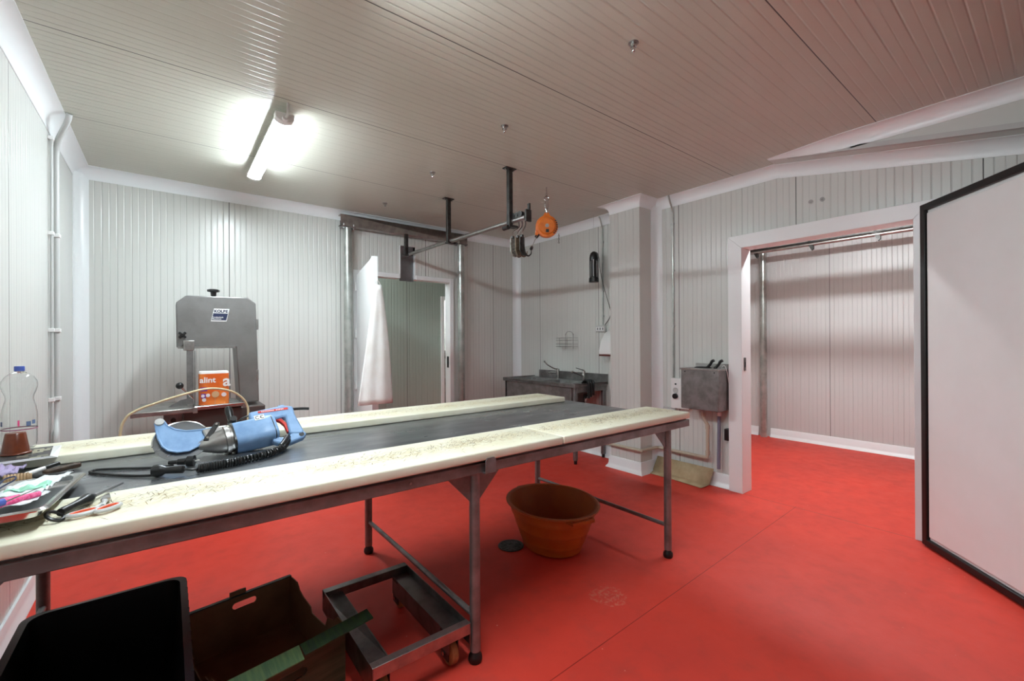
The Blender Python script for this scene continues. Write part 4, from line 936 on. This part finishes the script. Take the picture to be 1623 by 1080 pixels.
# ------------------------------------------------------------------ small things on the table
# bottle
bo = thing('water_bottle', 'empty clear plastic water bottle with a blue cap on the far left of the table', 'bottle', (-.530, 2.94, .927))
bz = .927
prof = [(0,.008),(.02,.004),(.045,.0),(.053,.008),(.056,.03),(.056,.075),(.0555,.078),(.0565,.09),(.0565,.16),(.052,.19),(.046,.215),(.044,.225),(.046,.24),(.054,.262),(.058,.285),(.056,.305),(.046,.325),(.030,.34),(.016,.348),(.0135,.352),(.0135,.365)]
inn = [(max(r-.0009, 0), z+.0006) for r, z in prof[::-1]]
obj('bottle_body', G().lathe(prof+inn, (-.530,2.94,bz), 40), M['clear'], bo)
obj('cap', G().lathe([(0,.372),(.0155,.372),(.017,.369),(.017,.352),(.0155,.350),(0,.350)], (-.530,2.94,bz), 24), M['handle_blue'], bo)
obj('label_band', G().lathe([(.0574,.088),(.0574,.092)], (-.530,2.94,bz), 40), mat('magenta_print', '8a2258', .4), bo)
g = G()
for a, z, w1, h1 in ((-.9,.115,.016,.02),(-.55,.12,.014,.018),(-2.6,.118,.01,.02)):
    c_, s_ = math.cos(a), math.sin(a); g.obox((-.530+.0572*c_,2.94+.0572*s_,bz+z),(.001,w1,h1),(c_,s_,0),(-s_,c_,0))
obj('label_print', g, mat('blue_print', '5a6b90', .5), bo)
c_, s_ = math.cos(-1.45), math.sin(-1.45)
obj('label_print', G().obox((-.530+.0572*c_,2.94+.0572*s_,bz+.12),(.001,.006,.026),(c_,s_,0),(-s_,c_,0)), M['pink'], bo)
# newspaper stack
npm = Matrix.Rotation(.10, 4, 'Z'); npm.translation = Vector((-.50, 2.74, .927))
mg, nt, b_ = new('black_printed_page')
t_ = N(nt, 'ShaderNodeTexCoord'); br = N(nt, 'ShaderNodeTexBrick'); mp = N(nt, 'ShaderNodeMapping')
br.inputs['Color1'].default_value = lin('cfc9a8'); br.inputs['Color2'].default_value = lin('3a3a3a'); br.inputs['Mortar'].default_value = lin('2b2b2d'); br.inputs['Scale'].default_value = 14; br.inputs['Mortar Size'].default_value = .055
br.inputs['Brick Width'].default_value = .55; br.inputs['Row Height'].default_value = .45; br.inputs['Bias'].default_value = .25
nt.links.new(t_.outputs['Object'], br.inputs[0]); nt.links.new(br.outputs[0], b_.inputs['Base Color']); b_.inputs['Roughness'].default_value = .4
nw = thing('magazine', 'dark printed magazine with white edges lying at the left end of the table', 'magazine', mat4=npm)
obj('cover', G().box(-.11,.10,-.14,.10,.009,.0105), mg, nw, world=False)
obj('pages', G().loft([[(-.11,-.145,z),(.103+.02*(1-z/.009),-.14,z),(.125,.10+.03*(1-z/.009),z),(-.11,.12,z)] for z in (0,.009)]), M['white_pl'], nw, world=False)
# cup
cu = thing('plastic_cup', 'upturned reddish-brown cup standing on the magazine by the bottle', 'cup', (-.505, 2.735, .939))
obj('cup_body', G().lathe([(.045,0),(.046,.005),(.042,.008),(.0305,.085),(.028,.089),(0,.089)], (-.505,2.735,.939), 32), M['terra'], cu)
obj('cup_rim', G().torus((-.505,2.735,.942),.045,.003,(0,0,1),32,8), M['terra'], cu)
# tray with tools
before_tray = set(COL.objects)
TRX0, TRX1, TRY0, TRY1, TZ = -.600, -.250, 1.60, 2.285, .928
tr = thing('steel_tray', 'shallow stainless steel tray full of tools at the near left corner of the table', 'tray', (-.43, 1.98, TZ))
def rt_(e, z, r=.03): return ringb(TRX0+e, TRX1-e, TRY0+e, TRY1-e, z, r)
obj('tray_body', G().loft([rt_(.022,TZ),rt_(.010,TZ+.006),rt_(.006,TZ+.022),rt_(-.006,TZ+.025),rt_(-.008,TZ+.021),rt_(-.009,TZ+.024),rt_(-.004,TZ+.029),rt_(.006,TZ+.027),rt_(.0085,TZ+.022),rt_(.013,TZ+.008),rt_(.024,TZ+.003)]), M['chrome'], tr)
zt = TZ+.006
def crump(poly, z, amp, n_=9, seed=0):
    """crumpled quad sheet"""
    g = G(); a, b1, c1, d1 = [Vector(p) for p in poly]; rows = []
    for i in range(n_+1):
        r = []
        for j in range(n_+1):
            p = a.lerp(b1, i/n_).lerp(d1.lerp(c1, i/n_), j/n_)
            h_ = noise.noise(Vector((p.x*22+seed, p.y*22, seed)))*amp + noise.noise(Vector((p.x*60+seed, p.y*60, seed*2)))*amp*.4
            r.append((p.x, p.y, z + p.z + abs(h_)))
        rows.append(r)
    g.loft(rows, False, False); return g
bg = tag(obj('plastic_bag', crump([(-.42,1.95,.012),(-.30,1.88,.018),(-.275,2.27,.030),(-.40,2.23,.02)], zt, .02, 16, 3), M['bag'], solid=.0015), 'crumpled white plastic bag with a mint stripe in the steel tray', 'bag')
obj('mint_stripe', crump([(-.395,1.985,.013),(-.30,1.955,.02),(-.295,2.03,.022),(-.385,2.05,.017)], zt+.004, .02, 10, 3), M['mint'], bg, solid=.001)
tag(obj('white_plastic_card', G().prism(rr(.075,.10,.02,5), (-.50,2.04,zt+.05), (.95,.1,-.1), (0,.97,.15), 0, .004), M['white_pl']), 'white rounded plastic card lying at the left of the steel tray', 'plastic card')
tag(obj('plastic_bag', crump([(-.42,1.80,.008),(-.30,1.77,.012),(-.285,1.94,.015),(-.40,1.95,.012)], zt, .012, 12, 8), M['bag'], solid=.0015), 'small white plastic wrapper nearest the front of the steel tray', 'wrapper')
tag(obj('pink_net', G().tube(bez([(-.46,1.70,zt+.012),(-.40,1.755,zt+.022),(-.345,1.80,zt+.024),(-.295,1.845,zt+.026)]), [.012]*8+[.015]*8+[.013]*8+[.008]*7, 12), M['pink']), 'pink netting bundle in the steel tray', 'net')
bk = thing('knife', 'small knife with a blue handle in the steel tray', 'knife', (-.36, 1.74, zt))
obj('handle', G().tube(bez([(-.45,1.675,zt+.018),(-.40,1.695,zt+.026),(-.365,1.725,zt+.03),(-.345,1.745,zt+.032)]), [.012]*10+[.014]*12+[.010]*9, 12), M['handle_blue'], bk)
obj('blade', G().loft([[(-.346,1.740,zt+.030),(-.338,1.752,zt+.030),(-.338,1.752,zt+.032),(-.346,1.740,zt+.032)],[(-.290,1.845,zt+.045),(-.288,1.848,zt+.045),(-.288,1.848,zt+.046),(-.290,1.845,zt+.046)]]), M['chrome'], bk)
bc = thing('tape_reel', 'dark round case with a blue cord loop at the left of the steel tray', 'reel', (-.41, 1.80, zt))
obj('disc', G().lathe([(0,.0),(.042,.0),(.046,.008),(.046,.022),(.040,.028),(0,.026)], (-.415,1.815,zt+.012), 28), M['black'], bc)
obj('cord_loop', G().tube(bez([(-.385,1.80,zt+.04),(-.378,1.85,zt+.06),(-.372,1.89,zt+.075),(-.355,1.905,zt+.078),(-.352,1.885,zt+.07),(-.368,1.86,zt+.06),(-.385,1.82,zt+.045)]), .0022, 6), M['navy'], bc)
obj('blue_cord', G().tube(bez([(-.40,1.775,zt+.04),(-.385,1.76,zt+.045),(-.40,1.74,zt+.04),(-.43,1.735,zt+.035),(-.46,1.74,zt+.03)]), .005, 8), M['blue'], bc)
# the tray leans: its far end rests on the lower steel sheet, so it and its contents tilt about the board's edge
TILT = Matrix.Translation((0, 1.90, .927)) @ Matrix.Rotation(-math.atan(.1), 4, 'X') @ Matrix.Translation((0, -1.90, -.927))
for o in list(COL.objects):
    if o not in before_tray and o.parent is None: o.matrix_basis = TILT @ o.matrix_basis
# things behind the tray
tag(obj('lilac_cloth', crump([(-.56,2.45,.0),(-.455,2.44,0),(-.45,2.60,0),(-.56,2.58,0)], .905, .045, 12, 5), M['purple'], solid=.006), 'folded lilac cloth beside the magazine at the left end of the table', 'cloth')
pn_ = thing('marker_pen', 'black and white marker pen beyond the steel tray', 'pen', (-.42, 2.46, .89))
obj('barrel', G().cyl((-.455,2.42,.90),(-.385,2.50,.91),.008), M['white_pl'], pn_)
obj('cap', G().cyl((-.385,2.50,.91),(-.352,2.54,.914),.0088).cyl((-.485,2.385,.896),(-.455,2.42,.90),.009), M['black'], pn_)
kn = thing('boning_knife', 'brown handled knife lying beyond the steel tray', 'knife', (-.36, 2.5, .887))
obj('handle', G().obox((-.335,2.50,.899),(.12,.026,.02),(.75,.66,.0),(-.66,.75,0)), mat('dark_brown_wood', '4a3524', .6, c2='2f2218', ns=40), kn, bevel=.006)
obj('blade', G().obox((-.44,2.405,.895),(.17,.028,.0015),(.75,.66,.0),(-.66,.75,0)), M['steel'], kn)
tg = thing('twine_roll', 'small roll of tan twine behind the white card on the table', 'twine', (-.43, 2.345, .887))
g = G()
for i in range(8): g.torus((-.46+.008*i, 2.35, .909), .019, .0045, (1,.15,0), 20, 6)
obj('twine', g, M['wood'], tg)
obj('core', G().cyl((-.465,2.35,.909),(-.395,2.36,.909),.016), M['wood'], tg)
tag(obj('tool_grip', G().tube(bez([(-.40,2.43,.90),(-.37,2.40,.898),(-.33,2.41,.896),(-.30,2.44,.896)]), .009, 10), M['black']), 'short black tool handle lying beside the twine roll', 'tool')
tag(obj('flat_rubber', G().box(-.345,-.31,2.36,2.375,.886,.892), M['black'], bevel=.002), 'small flat black scrap just behind the steel tray', 'scrap')
# honing steel
hs = thing('honing_steel', 'honing steel with a black handle lying across the near cutting board', 'sharpening steel', (-.16, 1.8, .93))
pa, pb, pc = Vector((-.238,1.665,.945)), Vector((-.175,1.805,.945)), Vector((-.122,1.945,.937))
d_ = (pb-pa).normalized()
obj('handle', G().tube([pa + d_*x for x in (.02,.03,.05,.08,.105,.125,.138,.15)], [.010,.012,.011,.0115,.014,.017,.012,.008], 16), M['black'], hs)
obj('handle_ring', G().torus(pa+Vector((-.0,.004,-.003)), .019, .0045, (.5,-.2,.8), 24, 8), M['black'], hs)
obj('rod', G().tube([pb-d_*.005, pc, pc+(pc-pb).normalized()*.006], [.0062,.0050,.002], 12), M['steel_dark'], hs)
# scissors
ss = thing('scissors', 'scissors with grey and orange handles on the near cutting board', 'scissors', (-.155, 1.72, .928))
for cx, cy, ang, rx, ry in ((-.184,1.672,.35,.031,.015), (-.134,1.678,.75,.031,.015)):
    ca, sa = math.cos(ang), math.sin(ang)
    def el(f, z): return [(cx+ca*rx*f*math.cos(a)-sa*ry*f*math.sin(a), cy+sa*rx*f*math.cos(a)+ca*ry*f*math.sin(a), z) for a in [2*PI*i/28 for i in range(28)]]
    h_ = obj('handle', G().tube(el(1, .937), .0058, 8, closed=True), M['grey_pl'], ss)
    obj('handle_liner', G().tube(el(.82, .938), .0045, 8, closed=True), mat('orange_rubber', 'd8532b', .5), h_)
obj('shank', G().tube(bez([(-.165,1.688,.937),(-.152,1.72,.937),(-.146,1.755,.938),(-.148,1.775,.938)]), .0055, 8).tube(bez([(-.148,1.70,.939),(-.147,1.73,.939),(-.150,1.755,.939)]), .0055, 8), M['grey_pl'], ss)
obj('blade', G().loft([[(-.157,1.755,.934),(-.135,1.757,.934),(-.135,1.757,.945),(-.157,1.755,.945)],[(-.156,1.79,.935),(-.137,1.79,.935),(-.139,1.79,.944),(-.154,1.79,.944)],[(-.147,1.835,.935),(-.144,1.836,.935),(-.144,1.836,.937),(-.147,1.835,.937)]]), M['chrome'], ss)

# ------------------------------------------------------------------ cold room fittings
cr = thing('cold_room_rail', 'overhead meat rail with hangers and a post, plus added unseen shadow bars, inside the cold room', 'rail', (6.6, 2, 0))
obj('rail_pipe', G().cyl((6.42, 3.4, 2.615), (6.42, -1.4, 2.60), .024, 16), M['steel'], cr)
obj('rail_or_shadow_bar', G().box(6.40, 6.44, -1.4, 3.4, 2.635, 2.65), M['iron'], cr)
obj('rail_or_shadow_bar', G().box(5.49, 5.51, -1.4, 3.65, 2.525, 2.62), M['iron'], cr)  # added bar hidden above the door header, casts the upper shadow band
obj('rail_or_shadow_bar', G().box(5.14, 5.16, -1.4, 3.65, 2.52, 2.565), M['iron'], cr)  # second added unseen bar, shades a lower band on the far wall
for y in (-1.3, 3.5): obj('cross_beam', G().box(5.1, 6.5, y, y+.05, 2.62, 2.67).box(5.1, 5.18, y, y+.05, 2.56, 2.9), M['iron'], cr)
pp = obj('post', G().cyl((6.79, 2.765, 0), (6.79, 2.765, 2.70), .045, 24), M['galv'], cr)
obj('flange', G().box(6.70, 6.86, 2.69, 2.84, 2.70, 2.712), M['steel'], pp)
obj('cross_beam', G().box(6.38, 6.86, 2.73, 2.80, 2.712, 2.80), M['steel_dark'], cr)
for y in (2.72, 2.06, 1.40, .7):
    h_ = obj('hanger', G().box(6.41, 6.43, y-.012, y+.012, 2.60, H), M['iron'], cr)
    obj('hanger_shoe', G().prism([(-.02,2.63),(.05,2.63),(.05,2.55),(.03,2.53)], (6.42, y, 0), (0,-1,0), (0,0,1), -.02, .02), M['iron'], h_)
print('scene built')
